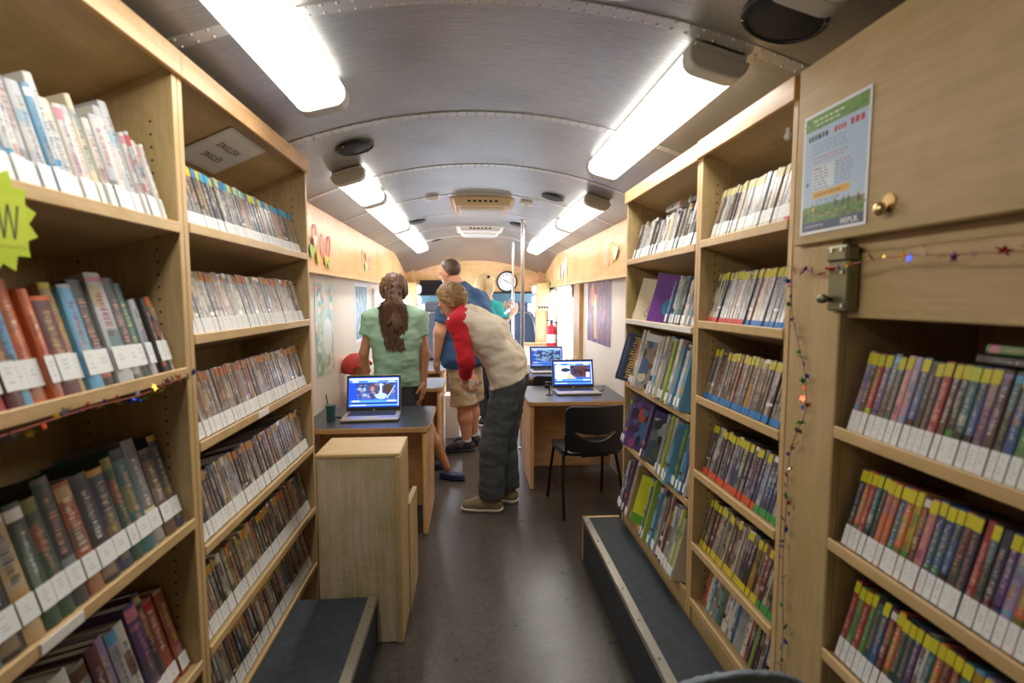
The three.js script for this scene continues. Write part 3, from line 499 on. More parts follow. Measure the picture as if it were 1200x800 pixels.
function row(s, xf, h, z0, z1, o) {
  const tilt = o.tilt ?? TILT; let z = z0 + 0.006 + (o.lean ? o.lean * 0.32 : 0); const done = [];
  let guard = 0;
  while (guard++ < 200) {
    const k = pick(styleAt[o.style]), c = cells[k], sp = o.special?.shift();
    const t = sp?.t ?? rr(...o.t), H = sp?.H ?? rr(...o.H), D = sp?.D ?? rr(...o.D), kk = sp?.k !== undefined ? sp.k : k, cc = cells[kk];
    const lean = sp?.lean ?? (o.lean ? o.lean : rr(-0.006, 0.006)), yaw = sp?.yaw ?? (o.yaw ? rr(0, o.yaw) : 0);
    const foot = t * Math.cos(lean) + 0.0008 + (yaw ? Math.abs(Math.sin(yaw)) * D * 0.95 : 0) + (sp?.gap ?? 0) + (sp?.lean === 0 && o.lean ? H * o.lean : 0);
    if (z + foot + Math.abs(Math.sin(lean)) * H > z1 - 0.004) break;
    const lab = sp?.label ?? 'x';
    const bk = makeBook(o.kind, kk, t, H, D, { lab: sp?.lab ?? o.lab ?? 0.05, labY: o.labY, top: o.top && rnd() < (o.topP ?? 1) ? (Array.isArray(o.top) ? pick(o.top) : o.top) : null, tapeC: typeof o.tape === 'function' ? o.tape((z - z0) / (z1 - z0)) : o.tape, name: o.name, label: lab, category: o.cat, group: sp?.label ? undefined : o.group, cover: sp?.cover });
    place(bk, s, xf, h, z + t / 2, (sp?.inset ?? o.inset ?? 0.01) + rr(0, o.jit ?? 0.003), tilt, 0, yaw);
    if (lean) { bk.rotateZ(s > 0 ? lean : lean); bk.position.y += Math.abs(Math.sin(lean)) * t / 2; }
    done.push({ bk, sp, cc });
    z += foot;
  }
  const used = {};
  done.forEach(({ bk, sp, cc }, i) => {
    if (sp?.label) return;
    const nb = done[i - 1]?.cc.base, nx = done[i + 1]?.cc.base;
    const tries = [`${cc.base} ${o.word} with ${cc.acc} marks ${o.where}`, nb && `${cc.base} ${o.word} with ${cc.acc} marks beside ${nb} one ${o.where}`, nx && `${cc.base} ${o.word} with ${cc.acc} marks touching ${nx} one ${o.where}`, !nx && `${cc.base} ${o.word} ending the row ${o.where}`, nb && nx && `${cc.base} ${o.word} between ${nb} and ${nx} ones ${o.where}`].filter(Boolean);
    const l = tries.find((t) => !used[t]) ?? tries[tries.length - 1]; used[l] = 1; bk.userData.label = l;
  });
}
const canvasMat = (w, h, draw, rough = 0.5) => std(0xffffff, rough, 0, { map: canvasTex(w, h, draw) });
const blob = (g, c, x, y, a, b, r = 0) => { g.fillStyle = c; g.beginPath(); g.ellipse(x, y, a, b, r, 0, 7); g.fill(); };
const COVER = {
  purple: canvasMat(128, 128, (g) => { bar(g, '#6a2e90', 0, 0, 128, 128); blob(g, '#e0662a', 74, 74, 22, 26); blob(g, '#2d8bb8', 50, 84, 16, 22); blob(g, '#2f9a5a', 66, 40, 14, 12); bar(g, '#c8412f', 60, 100, 30, 14); }),
  collage: canvasMat(128, 128, (g) => { bar(g, '#4c2f6c', 0, 0, 128, 128); for (let i = 0; i < 30; i++) blob(g, pick(['#8c3b7c', '#3d6ba0', '#b04a3a', '#2c2440', '#6d4c94', '#4fa29a']), rr(0, 128), rr(0, 128), rr(6, 20), rr(6, 18)); bar(g, '#2d2238', 70, 0, 58, 40); }),
  animals: canvasMat(128, 128, (g) => { bar(g, '#8f8a84', 0, 0, 128, 128); for (let i = 0; i < 26; i++) blob(g, pick(['#5b4a40', '#a88e72', '#7c4f42', '#4b5f7c', '#c4b69c']), rr(0, 128), rr(20, 128), rr(8, 22), rr(6, 20)); bar(g, '#d4d8d8', 0, 0, 128, 16); }),
  lime: canvasMat(128, 160, (g) => { bar(g, '#c5cf2c', 0, 0, 128, 160); blob(g, '#b8332c', 70, 110, 30, 16); blob(g, '#2a2a30', 64, 58, 14, 10); bar(g, '#5e9a32', 0, 130, 128, 30); }),
  scene: canvasMat(128, 128, (g) => { bar(g, '#3c4a58', 0, 0, 128, 128); for (let i = 0; i < 24; i++) blob(g, pick(['#23282e', '#61706c', '#8c9a94', '#4d5a46', '#a4a294']), rr(0, 128), rr(0, 128), rr(8, 24), rr(8, 16)); bar(g, '#1d2a6c', 0, 0, 128, 14); }),
  navy: canvasMat(96, 128, (g) => { bar(g, '#242c44', 0, 0, 96, 128); for (let i = 0; i < 16; i++) bar(g, pick(['#c9b23a', '#b89a34']), 24 + rr(-3, 3), 6 + i * 7.4, rr(10, 24), rr(3, 5)); bar(g, '#3a4668', 4, 6, 8, 116); }),
  cream: canvasMat(96, 128, (g) => { bar(g, '#ded2b2', 0, 0, 96, 128); g.fillStyle = '#57503e'; g.save(); g.translate(44, 116); g.rotate(-1.35); g.font = 'italic 22px serif'; g.fillText('Growing', 0, 0); g.restore(); }),
};
{ // desk-side, garland bookcase
  const Z0 = -1.42, Z1 = -0.55, W = (x) => `on the ${x} of the garland bookcase`;
  row(-1, XL, LU1[0], Z0, Z1, { style: 'pale', kind: 'book', t: [0.016, 0.036], H: [0.2, 0.25], D: [0.16, 0.2], word: 'storybook', where: 'on the garland case top shelf', name: 'story_book', cat: 'book', group: 'pale books on the garland case top shelf', lab: 0.05, lean: 0, jit: 0.02,
    special: [{ t: 0.008, H: 0.2 }, { t: 0.01, H: 0.2 }, { t: 0.016, H: 0.2 }, { t: 0.02, H: 0.2 }, { t: 0.014, H: 0.215 }, { t: 0.012, H: 0.21 }, { t: 0.03, H: 0.275, label: 'thick pale grey book with pink bands on the garland case top shelf', k: styleAt.pale[3] }, { t: 0.025, H: 0.255 }] });
  row(-1, XL, LU1[1] + 0.001, Z0, Z1, { style: 'mixed', kind: 'book', t: [0.022, 0.044], H: [0.19, 0.24], D: [0.15, 0.18], word: 'hardback', where: 'on the star-strung shelf', name: 'hardback_book', cat: 'book', group: 'hardbacks on the star-strung shelf', lab: 0.052, labY: 0.03, jit: 0.015,
    special: [{ t: 0.02, H: 0.2, label: 'cream paperback with black marks at the end of the star-strung shelf', k: styleAt.mixed[10] }, { t: 0.018, H: 0.195 }, { t: 0.02, H: 0.19 }, { t: 0.018, H: 0.195 }, { t: 0.02, H: 0.19 }, { t: 0.03, H: 0.23 }, { t: 0.04, H: 0.24, label: 'thick charcoal hardback standing on the star-strung shelf', k: styleAt.mixed[2] }, { t: 0.05, H: 0.25, k: styleAt.mixed[3], label: 'thick pale grey sleeved volume on the star-strung shelf' }] });
  row(-1, XL, LU1[2], Z0, Z1, { style: 'dark', kind: 'book', t: [0.032, 0.05], H: [0.225, 0.265], D: [0.16, 0.19], word: 'novel', where: 'on the shelf below the stars', name: 'hardback_book', cat: 'book', group: 'dark novels under the star garland', lab: 0.045, labY: 0.035, jit: 0.008 });
  row(-1, XL, LU1[3], Z0, Z1, { style: 'dull', kind: 'book', t: [0.026, 0.046], H: [0.24, 0.28], D: [0.16, 0.19], word: 'large book', where: 'on the garland case low shelf', name: 'hardback_book', cat: 'book', group: 'large books on the garland case low shelf', lab: 0.04, jit: 0.02 });
}
{ // film bookcase
  const nm = ['top shelf', 'second shelf', 'third shelf', 'fourth shelf', 'fifth shelf', 'bottom shelf'];
  LU2.forEach((h, i) => row(-1, XL, h, -2.47, -1.475, { style: 'film', kind: 'disc', t: [0.0155, 0.029], H: [0.188, 0.194], D: [0.134, 0.137], word: 'film case', where: `on ${nm[i]} under ENGLISH sign`, name: 'film_case', cat: 'disc case', group: `film cases on the ${nm[i]} under the ENGLISH sign`, lab: 0.046, labY: 0.003, inset: 0.014,
    top: i === 0 ? ['#4aa3c9', '#3b7fb5', '#d8c530'] : ['#c98a2f', '#c9742b', '#b5923a'], topP: i === 0 ? 0.95 : 0.55 }));
}
{ // picture book case
  const W = (x) => `on the ${x} of the picture-book case`, base = { name: 'picture_book', cat: 'book' };
  row(1, XR, RU2[0], -2.79, -1.94, { ...base, style: 'audio', kind: 'book', t: [0.018, 0.036], H: [0.17, 0.21], D: [0.13, 0.16], word: 'audiobook', where: 'on top shelf of picture-book case', name: 'audio_book', group: 'audiobooks on the picture-book case top shelf', lab: 0.05, lean: 0.02, jit: 0.012 });
  row(1, XR, RU2[1], -2.79, -1.94, { ...base, style: 'picture', kind: 'book', t: [0.012, 0.026], H: [0.2, 0.235], D: [0.17, 0.21], word: 'picture book', where: 'on second shelf of picture books', group: 'picture books on the second shelf', lab: 0.035, lean: 0.04, jit: 0.02,
    special: [{ t: 0.014, H: 0.235, D: 0.21, yaw: -1.0, lean: 0, inset: 0.0, gap: 0.05, cover: COVER.cream, k: styleAt.pale[2], label: 'cream book reading Growing, turned cover outward beside the purple book' }, { t: 0.014, H: 0.25, D: 0.27, yaw: -1.0, lean: 0, inset: 0.0, cover: COVER.purple, k: styleAt.picture[2], label: 'large purple picture book with orange shapes turned cover outward' }] });
  row(1, XR, RU2[2], -2.80, -1.94, { ...base, style: 'picture', kind: 'book', t: [0.012, 0.026], H: [0.25, 0.3], D: [0.2, 0.26], word: 'tall book', where: 'on third shelf of picture books', group: 'tall picture books on the third shelf', lab: 0.035, lean: 0.05, inset: -0.05, jit: 0.03,
    special: [{ t: 0.02, H: 0.26, D: 0.19, yaw: -0.6, lean: 0, inset: -0.09, cover: COVER.navy, k: styleAt.picture[10], label: 'navy book with yellow title jutting out over the chair desk' }, { t: 0.02, H: 0.24, D: 0.2, k: styleAt.picture[9], label: 'orange and black book beside the jutting navy book' }, { t: 0.014 }, { t: 0.014 }, { t: 0.016 }, { t: 0.018 }, { t: 0.012 }, { t: 0.012, H: 0.28, D: 0.24, yaw: -0.9, lean: 0, cover: COVER.animals, k: styleAt.picture[8], label: 'grey picture book with brown animal cover turned outward' }, { t: 0.016 }, { t: 0.016, H: 0.26, k: styleAt.picture[14], label: 'lime green picture book leaning at the near end of the third shelf' }] });
  row(1, XR, RU2[3], -2.80, -1.94, { ...base, style: 'picture', kind: 'book', t: [0.012, 0.024], H: [0.24, 0.285], D: [0.2, 0.26], word: 'picture book', where: 'on fourth shelf of picture books', group: 'tilted picture books on the fourth shelf', lab: 0.035, lean: 0.06, inset: -0.05, jit: 0.04,
    special: [{}, {}, {}, {}, { t: 0.012, H: 0.29, D: 0.25, yaw: -0.95, lean: 0, cover: COVER.collage, k: styleAt.picture[2], label: 'purple collage picture book turned cover outward on the fourth shelf' }, {}, {}, { t: 0.012, H: 0.25, D: 0.24, yaw: -0.9, lean: 0, cover: COVER.scene, k: styleAt.picture[10], label: 'dark grey scene picture book turned cover outward on the fourth shelf' }] });
  row(1, XR, RU2[4], -2.80, -1.94, { ...base, style: 'picture', kind: 'book', t: [0.014, 0.03], H: [0.25, 0.31], D: [0.2, 0.26], word: 'picture book', where: 'on bottom shelf of picture books', group: 'slanted picture books on the bottom shelf', lab: 0.035, lean: 0.06, inset: -0.06, jit: 0.03,
    special: [{}, {}, {}, {}, {}, {}, {}, {}, { t: 0.012, H: 0.25, D: 0.2, yaw: -0.9, lean: 0, cover: COVER.lime, k: styleAt.picture[14], label: 'lime picture book with red shape turned cover outward on the bottom shelf' }] });
}
{ // cases lying on top of the audiobook row
  [['red and white audiobook box lying flat on the audiobook row', '#b8323a', -2.36, 0.19], ['black audiobook box lying flat on the audiobook row', '#222226', -2.12, 0.17]].forEach(([l, c, z, w]) => { const b = makeBook('book', styleAt.audio[c === '#222226' ? 4 : 1], 0.03, w, 0.15, { name: 'audio_book', label: l, category: 'book', lab: 0, tapeC: c }); place(b, 1, XR, RU2[0], z, 0.02, TILT, 0, 0); b.rotateZ(Math.PI / 2); b.position.addScaledVector(V(Math.sin(TILT), Math.cos(TILT), 0), 0.232); b.position.z += 0.09; });
}
{ // narrow bookcase
  const nm = ['top shelf', 'second shelf', 'third shelf', 'fourth shelf', 'fifth shelf'], tp = ['#d23b32', (f) => f < 0.5 ? '#2f74b8' : '#c93f3f', '#2c78bd', (f) => f < 0.7 ? '#d8542c' : '#3d9a4c', (f) => f < 0.75 ? '#d8c62c' : '#3d9a4c'];
  tp[1] = (f) => f > 0.5 ? '#3578c0' : '#c93f3f'; tp[0] = (f) => f > 0.85 ? '#d23b52' : '#ded8c8';
  for (let i = 0; i < 5; i++) row(1, XR, RU1[i], -1.885, -1.36, { style: i === 0 ? 'audio' : 'film', kind: 'disc', t: [0.0145, 0.026], H: [0.188, 0.194], D: [0.134, 0.137], word: 'disc case', where: `on ${nm[i]} of taped discs`, name: 'disc_case', cat: 'disc case', group: `disc cases on the ${nm[i]} of the colour-taped case`, lab: i === 0 ? 0.04 : 0, labY: 0.025, tape: tp[i], top: i === 0 ? '#e0d9a0' : '#d9cf3a', topP: 0.8, inset: 0.02, jit: 0.006 });
  row(1, XR, RU1[5], -1.885, -1.36, { style: 'picture', kind: 'book', t: [0.008, 0.022], H: [0.155, 0.185], D: [0.15, 0.19], word: 'workbook', where: 'on lowest shelf beside step box', name: 'workbook', cat: 'book', group: 'workbooks beside the step box', lab: 0, inset: 0.03, lean: 0.05 });
}
{ // cupboard shelves
  const nm = ['upper open shelf', 'middle open shelf', 'lower open shelf'];
  for (let i = 0; i < 3; i++) row(1, XR, CABS[i], -1.128, -0.3, { style: 'kidfilm', kind: 'disc', t: [0.0145, 0.019], H: [0.188, 0.194], D: [0.134, 0.137], word: 'family film', where: `on ${nm[i]} under the latch`, name: 'family_film_case', cat: 'disc case', group: `family film cases on the ${nm[i]}`, lab: 0.048, labY: 0.003, top: i === 0 ? ['#d9cf3a', '#d4c93a', '#c9cf4a'] : ['#d9d02f', '#e0d62c'], topP: i === 0 ? 0.75 : 0.85, inset: 0.014 });
  for (let i = 0; i < 2; i++) {                                           // two cases lying on top of the upper row
    const b = makeBook('disc', styleAt.kidfilm[i ? 12 : 8], 0.016, 0.19, 0.135, { name: 'family_film_case', label: i ? 'grey-spined film case lying flat on top of the row under the latch' : 'dark film case lying flat under another on the row below latch', category: 'disc case', group: 'film cases lying flat on the upper row' });
    place(b, 1, XR, CABS[0], -0.80 + 0.02 * i, 0.03 - 0.008 * i, TILT, 0, 0); b.rotateZ(Math.PI / 2); b.position.addScaledVector(V(Math.sin(TILT), Math.cos(TILT), 0), 0.206 + 0.0185 * i); b.position.z += 0.1;
  }
}
// ---------------------------------------------------------------- people: smooth distance fields meshed with surface nets
function nets(fn, lo, hi, cell) {
  const n = [0, 1, 2].map((i) => Math.max(3, Math.ceil((hi[i] - lo[i]) / cell) + 1)), [nx, ny, nz] = n, F = new Float32Array(nx * ny * nz);
  for (let k = 0, q = 0; k < nz; k++) for (let j = 0; j < ny; j++) for (let i = 0; i < nx; i++, q++) F[q] = fn(lo[0] + i * cell, lo[1] + j * cell, lo[2] + k * cell);
  const id = new Int32Array(F.length).fill(-1), pos = [], idx = [], sx = 1, sy = nx, sz = nx * ny;
  const co = [0, sx, sy, sx + sy, sz, sx + sz, sy + sz, sx + sy + sz], E = [[0, 1], [2, 3], [4, 5], [6, 7], [0, 2], [1, 3], [4, 6], [5, 7], [0, 4], [1, 5], [2, 6], [3, 7]];
  for (let k = 0; k < nz - 1; k++) for (let j = 0; j < ny - 1; j++) for (let i = 0; i < nx - 1; i++) {
    const q = i + j * sy + k * sz; let m = 0; for (let c = 0; c < 8; c++) if (F[q + co[c]] < 0) m |= 1 << c;
    if (m === 0 || m === 255) continue;
    let x = 0, y = 0, z = 0, c = 0;
    for (const [a, b] of E) { const fa = F[q + co[a]], fb = F[q + co[b]]; if ((fa < 0) === (fb < 0)) continue; const t = fa / (fa - fb); x += (a & 1) + t * ((b & 1) - (a & 1)); y += (a >> 1 & 1) + t * ((b >> 1 & 1) - (a >> 1 & 1)); z += (a >> 2) + t * ((b >> 2) - (a >> 2)); c++; }
    id[q] = pos.length / 3; pos.push(lo[0] + (i + x / c) * cell, lo[1] + (j + y / c) * cell, lo[2] + (k + z / c) * cell);
  }
  const quad = (a, b, c, d, f) => { if (a < 0 || b < 0 || c < 0 || d < 0) return; f ? idx.push(a, b, c, a, c, d) : idx.push(a, c, b, a, d, c); };
  for (let k = 1; k < nz - 1; k++) for (let j = 1; j < ny - 1; j++) for (let i = 1; i < nx - 1; i++) {
    const q = i + j * sy + k * sz, f = F[q] < 0;
    if (f !== F[q + sx] < 0) quad(id[q - sy - sz], id[q - sz], id[q], id[q - sy], f);
    if (f !== F[q + sy] < 0) quad(id[q - sx - sz], id[q - sx], id[q], id[q - sz], f);
    if (f !== F[q + sz] < 0) quad(id[q - sx - sy], id[q - sy], id[q], id[q - sx], f);
  }
  const g = new THREE.BufferGeometry(); g.setAttribute('position', new THREE.Float32BufferAttribute(pos, 3)); g.setIndex(idx); g.computeVertexNormals();
  const uv = new Float32Array(pos.length / 3 * 2), P = g.attributes.position, N = g.attributes.normal; for (let i = 0; i < P.count; i++) { const ax = Math.abs(N.getX(i)), az = Math.abs(N.getZ(i)); uv[2 * i] = ax > az ? P.getZ(i) : P.getX(i); uv[2 * i + 1] = P.getY(i); }
  g.setAttribute('uv', new THREE.BufferAttribute(uv, 2)); return g;
}
const smin = (a, b, k) => { const h = Math.max(k - Math.abs(a - b), 0) / k; return Math.min(a, b) - h * h * k * 0.25; };
const cap = (a, b, ra, rb) => { const bx = b.x - a.x, by = b.y - a.y, bz = b.z - a.z, L = bx * bx + by * by + bz * bz || 1e-9; const f = (x, y, z) => { const px = x - a.x, py = y - a.y, pz = z - a.z, t = clamp((px * bx + py * by + pz * bz) / L, 0, 1), dx = px - t * bx, dy = py - t * by, dz = pz - t * bz; return Math.sqrt(dx * dx + dy * dy + dz * dz) - (ra + (rb - ra) * t); }; f.box = [a, b, Math.max(ra, rb)]; return f; };
const union = (fs, k) => (x, y, z) => { let d = fs[0](x, y, z); for (let i = 1; i < fs.length; i++) d = smin(d, fs[i](x, y, z), k); return d; };
function bounds(fs, m) { const lo = [9, 9, 9], hi = [-9, -9, -9]; for (const f of fs) for (const p of f.box.slice(0, 2)) ['x', 'y', 'z'].forEach((c, i) => { lo[i] = Math.min(lo[i], p[c] - f.box[2] - m); hi[i] = Math.max(hi[i], p[c] + f.box[2] + m); }); return [lo, hi]; }
const ell = (x, y, z, cx, cy, cz, a, b, c) => { const u = (x - cx) / a, v = (y - cy) / b, w = (z - cz) / c, l = Math.sqrt(u * u + v * v + w * w); return (l - 1) * Math.min(a, b, c); };
// head in its own frame: y up, face toward +z, centre at origin, 0.23 tall
function headField(x, y, z) {
  const X = Math.abs(x);
  let d = ell(x, y, z, 0, 0.025, -0.012, 0.077, 0.092, 0.098);
  d = smin(d, ell(x, y, z, 0, -0.045, 0.03, 0.056, 0.07, 0.06), 0.04);
  d = smin(d, ell(x, y, z, 0, -0.095, 0.058, 0.026, 0.02, 0.024), 0.03);         // chin
  d = smin(d, ell(x, y, z, 0, -0.018, 0.1, 0.011, 0.03, 0.014), 0.02);           // nose bridge
  d = smin(d, ell(x, y, z, 0, -0.036, 0.108, 0.017, 0.012, 0.014), 0.012);       // nose tip
  d = smin(d, ell(X, y, z, 0.03, 0.016, 0.078, 0.03, 0.01, 0.016), 0.014);       // brow
  d = -smin(-d, ell(X, y, z, 0.032, -0.004, 0.096, 0.018, 0.012, 0.016), 0.012); // eye sockets
  d = smin(d, ell(X, y, z, 0.032, -0.005, 0.078, 0.013, 0.012, 0.012), 0.004);
  d = smin(d, ell(x, y, z, 0, -0.066, 0.089, 0.024, 0.006, 0.01), 0.008);        // lips
  d = smin(d, ell(x, y, z, 0, -0.076, 0.086, 0.02, 0.006, 0.01), 0.006);
  d = smin(d, ell(X, y, z, 0.079, -0.008, -0.012, 0.012, 0.031, 0.019), 0.01);   // ears
  return d;
}
const headGeo = nets(headField, [-0.115, -0.135, -0.13], [0.115, 0.135, 0.14], 0.0045);
// hand in its own frame: wrist at origin, fingers toward -y, palm toward +z, thumb on +x side
function handGeo(curl, spread = 0.1) {
  const fs = [cap(V(0.018, -0.02, 0), V(0.026, -0.08, 0), 0.017, 0.013), cap(V(0, -0.015, 0), V(0.006, -0.082, 0), 0.018, 0.0135), cap(V(-0.016, -0.018, 0), V(-0.014, -0.08, 0), 0.016, 0.013), cap(V(-0.022, -0.02, 0), V(-0.031, -0.072, 0), 0.014, 0.011), cap(V(0, 0.03, 0), V(0, -0.02, 0), 0.024, 0.024)];
  const tips = [];
  [[0.027, -0.084, 0.042], [0.0075, -0.088, 0.047], [-0.013, -0.085, 0.043], [-0.031, -0.076, 0.034]].forEach(([x, y, L], i) => {
    let p = V(x, y, 0), a = curl * 0.5, r = 0.0088 - 0.0006 * (i === 3); const s = (1.5 - i) * spread * 0.25;
    for (let j = 0; j < 3; j++) { const l = L * [1, 0.65, 0.5][j], q = V(p.x + l * Math.sin(s), p.y - l * Math.cos(a), p.z + l * Math.sin(a)); tips.push(cap(p, q, r, r - 0.0009)); p = q; r -= 0.0009; a += curl; }
  });
  let p = V(0.022, -0.025, 0.006), q = V(0.046, -0.055, 0.018), w = V(0.052, -0.085, 0.03 + 0.01 * curl); const th = [cap(p, q, 0.015, 0.0115), cap(q, w, 0.0108, 0.009)];
  const palm = union(fs, 0.012), thumb = union(th, 0.004), all = [...fs, ...tips, ...th], [lo, hi] = bounds(all, 0.008);
  return nets((x, y, z) => { let d = smin(palm(x, y, z), thumb(x, y, z), 0.01); for (const t of tips) d = smin(d, t(x, y, z), 0.004); return d; }, lo, hi, 0.0032);
}
const HAND = [handGeo(0.35), handGeo(0.8)];
const place3 = (g, p, yDir, zDir, mirror = 1, sc = 1) => { const Y = yDir.clone().normalize(), X = new THREE.Vector3().crossVectors(Y, zDir).normalize(), Z = new THREE.Vector3().crossVectors(X, Y); const r = g.clone(); if (mirror < 0) { r.scale(-1, 1, 1); const ix = r.index.array; for (let i = 0; i < ix.length; i += 3) { const t = ix[i]; ix[i] = ix[i + 1]; ix[i + 1] = t; } } r.scale(sc, sc, sc); r.applyMatrix4(new THREE.Matrix4().makeBasis(X, Y, Z).setPosition(p)); return r; };
const lerp = (a, b, t) => a.clone().lerp(b, t);
/* J: joints in world metres; f: facing of the chest; look: facing of the head; b: build factor */
function person(label, J, o) {
  const root = thing('person', label, 'person', [J.pelvis.x, 0, J.pelvis.z]), back = V(-J.pelvis.x, 0, -J.pelvis.z);
  const b = o.build ?? 1, lat = J.sl.clone().sub(J.sr).normalize(), wd = 0.075 * b, L = (p, k) => p.clone().addScaledVector(lat, k), belly = o.belly ?? 0, fwd = o.f;
  const chestC = lerp(J.chest, J.neck, 0.35);
  const torso = [cap(L(J.pelvis, wd), L(J.waist, wd * 0.85), 0.1 * b, 0.092 * b), cap(L(J.pelvis, -wd), L(J.waist, -wd * 0.85), 0.1 * b, 0.092 * b), cap(L(J.waist, wd * 0.85), L(J.chest, wd * 1.15), 0.092 * b, 0.1 * b), cap(L(J.waist, -wd * 0.85), L(J.chest, -wd * 1.15), 0.092 * b, 0.1 * b), cap(L(J.chest, wd * 1.1), lerp(chestC, J.sl, 0.55), 0.1 * b, 0.07 * b), cap(L(J.chest, -wd * 1.1), lerp(chestC, J.sr, 0.55), 0.1 * b, 0.07 * b), cap(lerp(J.neck, J.chest, 0.1), J.sl, 0.052 * b, 0.058 * b), cap(lerp(J.neck, J.chest, 0.1), J.sr, 0.052 * b, 0.058 * b)];
  if (belly) torso.push(cap(J.waist.clone().addScaledVector(fwd, belly), lerp(J.waist, J.chest, 0.5).addScaledVector(fwd, belly * 0.8), 0.12 * b, 0.11 * b));
  const neck = [cap(J.neck, lerp(J.neck, J.head, 0.7), 0.056 * b, 0.052 * b)], ar = 0.046 * (0.6 + 0.4 * b) * (o.arm ?? 1), lg = 0.5 + 0.5 * b;
  const arms = {}, legs = {};
  for (const s of ['l', 'r']) {
    arms[s] = [cap(J['s' + s], J['e' + s], ar * 1.12, ar * 0.86), cap(J['e' + s], J['w' + s], ar * 0.88, ar * 0.6)];
    legs[s] = [cap(J['h' + s], J['k' + s], 0.086 * lg, 0.06 * lg), cap(J['k' + s], lerp(J['k' + s], J['a' + s], 0.35), 0.058 * lg, 0.06 * lg), cap(lerp(J['k' + s], J['a' + s], 0.35), J['a' + s], 0.06 * lg, 0.037 * lg)];
  }
  const bones = [...torso, ...neck, ...arms.l, ...arms.r, ...legs.l, ...legs.r], K = 0.03;
  const fT = union([...torso, ...neck], 0.05), fA = { l: union(arms.l, 0.02), r: union(arms.r, 0.02) }, fL = { l: union(legs.l, 0.03), r: union(legs.r, 0.03) };
  const body = (x, y, z) => { let d = fT(x, y, z); d = smin(d, fA.l(x, y, z), K); d = smin(d, fA.r(x, y, z), K); const e = Math.min(fL.l(x, y, z), fL.r(x, y, z)); return smin(d, e, 0.04); };
  const [lo, hi] = bounds(bones, 0.03), geos = [nets(body, lo, hi, 0.013)];
  const up = o.up ?? J.head.clone().sub(J.neck).normalize();
  const hs = o.headScale ?? 1; geos.push(place3(headGeo, J.head, up, o.look, 1, hs));
  for (const s of ['l', 'r']) { const dir = J['w' + s].clone().sub(J['e' + s]).normalize(), hd = (o.handDir?.[s] ?? dir).clone().negate(); geos.push(place3(HAND[o.grip?.[s] ?? 0], J['w' + s].clone().addScaledVector(dir, 0.005), hd, o.palm?.[s] ?? fwd, s === 'l' ? (o.thumb?.l ?? 1) : (o.thumb?.r ?? -1), o.handScale ?? 1)); }
  const keep = (g) => { g = g.clone(); g.translate(back.x, 0, back.z); return g; };
  part('body', keep(mergeGeometries(geos)), o.skin, root);
  for (const s of [-1, 1]) { const R = new THREE.Matrix4(); const Y = up.clone().normalize(), X = new THREE.Vector3().crossVectors(Y, o.look).normalize(), Z = new THREE.Vector3().crossVectors(X, Y); const e = new THREE.SphereGeometry(0.0095 * hs, 12, 8); e.applyMatrix4(R.makeBasis(X, Y, Z).setPosition(J.head.clone().addScaledVector(X, s * 0.032 * hs).addScaledVector(Y, -0.004 * hs).addScaledVector(Z, 0.0835 * hs))); part('eye', keep(e), eyeMat, root); }
  const half = (p, n) => (x, y, z) => (x - p.x) * n.x + (y - p.y) * n.y + (z - p.z) * n.z;          // negative on the kept side
  const wr = (amp, fx, fy, fz, sd) => (x, y, z) => amp * (noise.noise(x * fx + sd, y * fy, z * fz) + 0.5 * noise.noise(x * fx * 2.2, y * fy * 2.2 + sd, z * fz * 2.2));
  function garment(name, fn, fs, mat, cell = 0.0085, m = 0.05) { const [a, c] = bounds(fs, m); return part(name, keep(nets(fn, a, c, cell)), mat, root); }
  // shirt
  { const S = o.shirt, off = S.off ?? 0.014, w = wr(S.wrinkle ?? 0.006, 9, 16, 9, 3), hem = half(S.hem, S.hemN ?? V(0, -1, 0)), nk = cap(lerp(J.neck, J.head, 0.15), J.head, 0.062 * b, 0.09), flare = S.flare ?? 0;
    const ft = union(torso, 0.06), armF = {}; for (const s of ['l', 'r']) { const t = S.sleeve, e = t <= 1 ? lerp(J['s' + s], J['e' + s], t) : lerp(J['e' + s], J['w' + s], t - 1), d = (t <= 1 ? J['e' + s].clone().sub(J['s' + s]) : J['w' + s].clone().sub(J['e' + s])).normalize(), c = half(e, d); const f = union(arms[s], 0.03), so = S.sleeveOff ?? 0.02; armF[s] = (x, y, z) => Math.max(f(x, y, z) - so + w(x, y, z), c(x, y, z)); }
    const legT = union([cap(J.hl, J.kl, 0.088 * lg, 0.07 * lg), cap(J.hr, J.kr, 0.088 * lg, 0.07 * lg)], 0.05);
    const tf = (x, y, z) => { let d = Math.min(ft(x, y, z), legT(x, y, z) + 0.0) - off - flare * clamp((J.chest.y - y) * 1.2, 0, 1) + w(x, y, z); d = Math.max(d, hem(x, y, z)); return Math.max(d, -nk(x, y, z)); };
    if (S.sleeveMat) {
      const c0 = (s) => lerp(J['s' + s], J.neck, 0.8);
      garment('shirt', (x, y, z) => tf(x, y, z), torso, S.mat);
      for (const s of ['l', 'r']) { const inner = half(c0(s), lerp(J.neck, J['s' + s], 0).sub(J['s' + s]).normalize()); const shoulder = cap(c0(s), J['s' + s], 0.05 * b, 0.05 * b); const f2 = (x, y, z) => Math.max(smin(armF[s](x, y, z), Math.max(shoulder(x, y, z) - 0.03, inner(x, y, z)), 0.03), -nk(x, y, z)); garment('sleeve', f2, [...arms[s], shoulder], S.sleeveMat); }
    } else garment('shirt', (x, y, z) => smin(tf(x, y, z), Math.min(armF.l(x, y, z), armF.r(x, y, z)), 0.03), [...torso, arms.l[0], arms.r[0]], S.mat);
  }
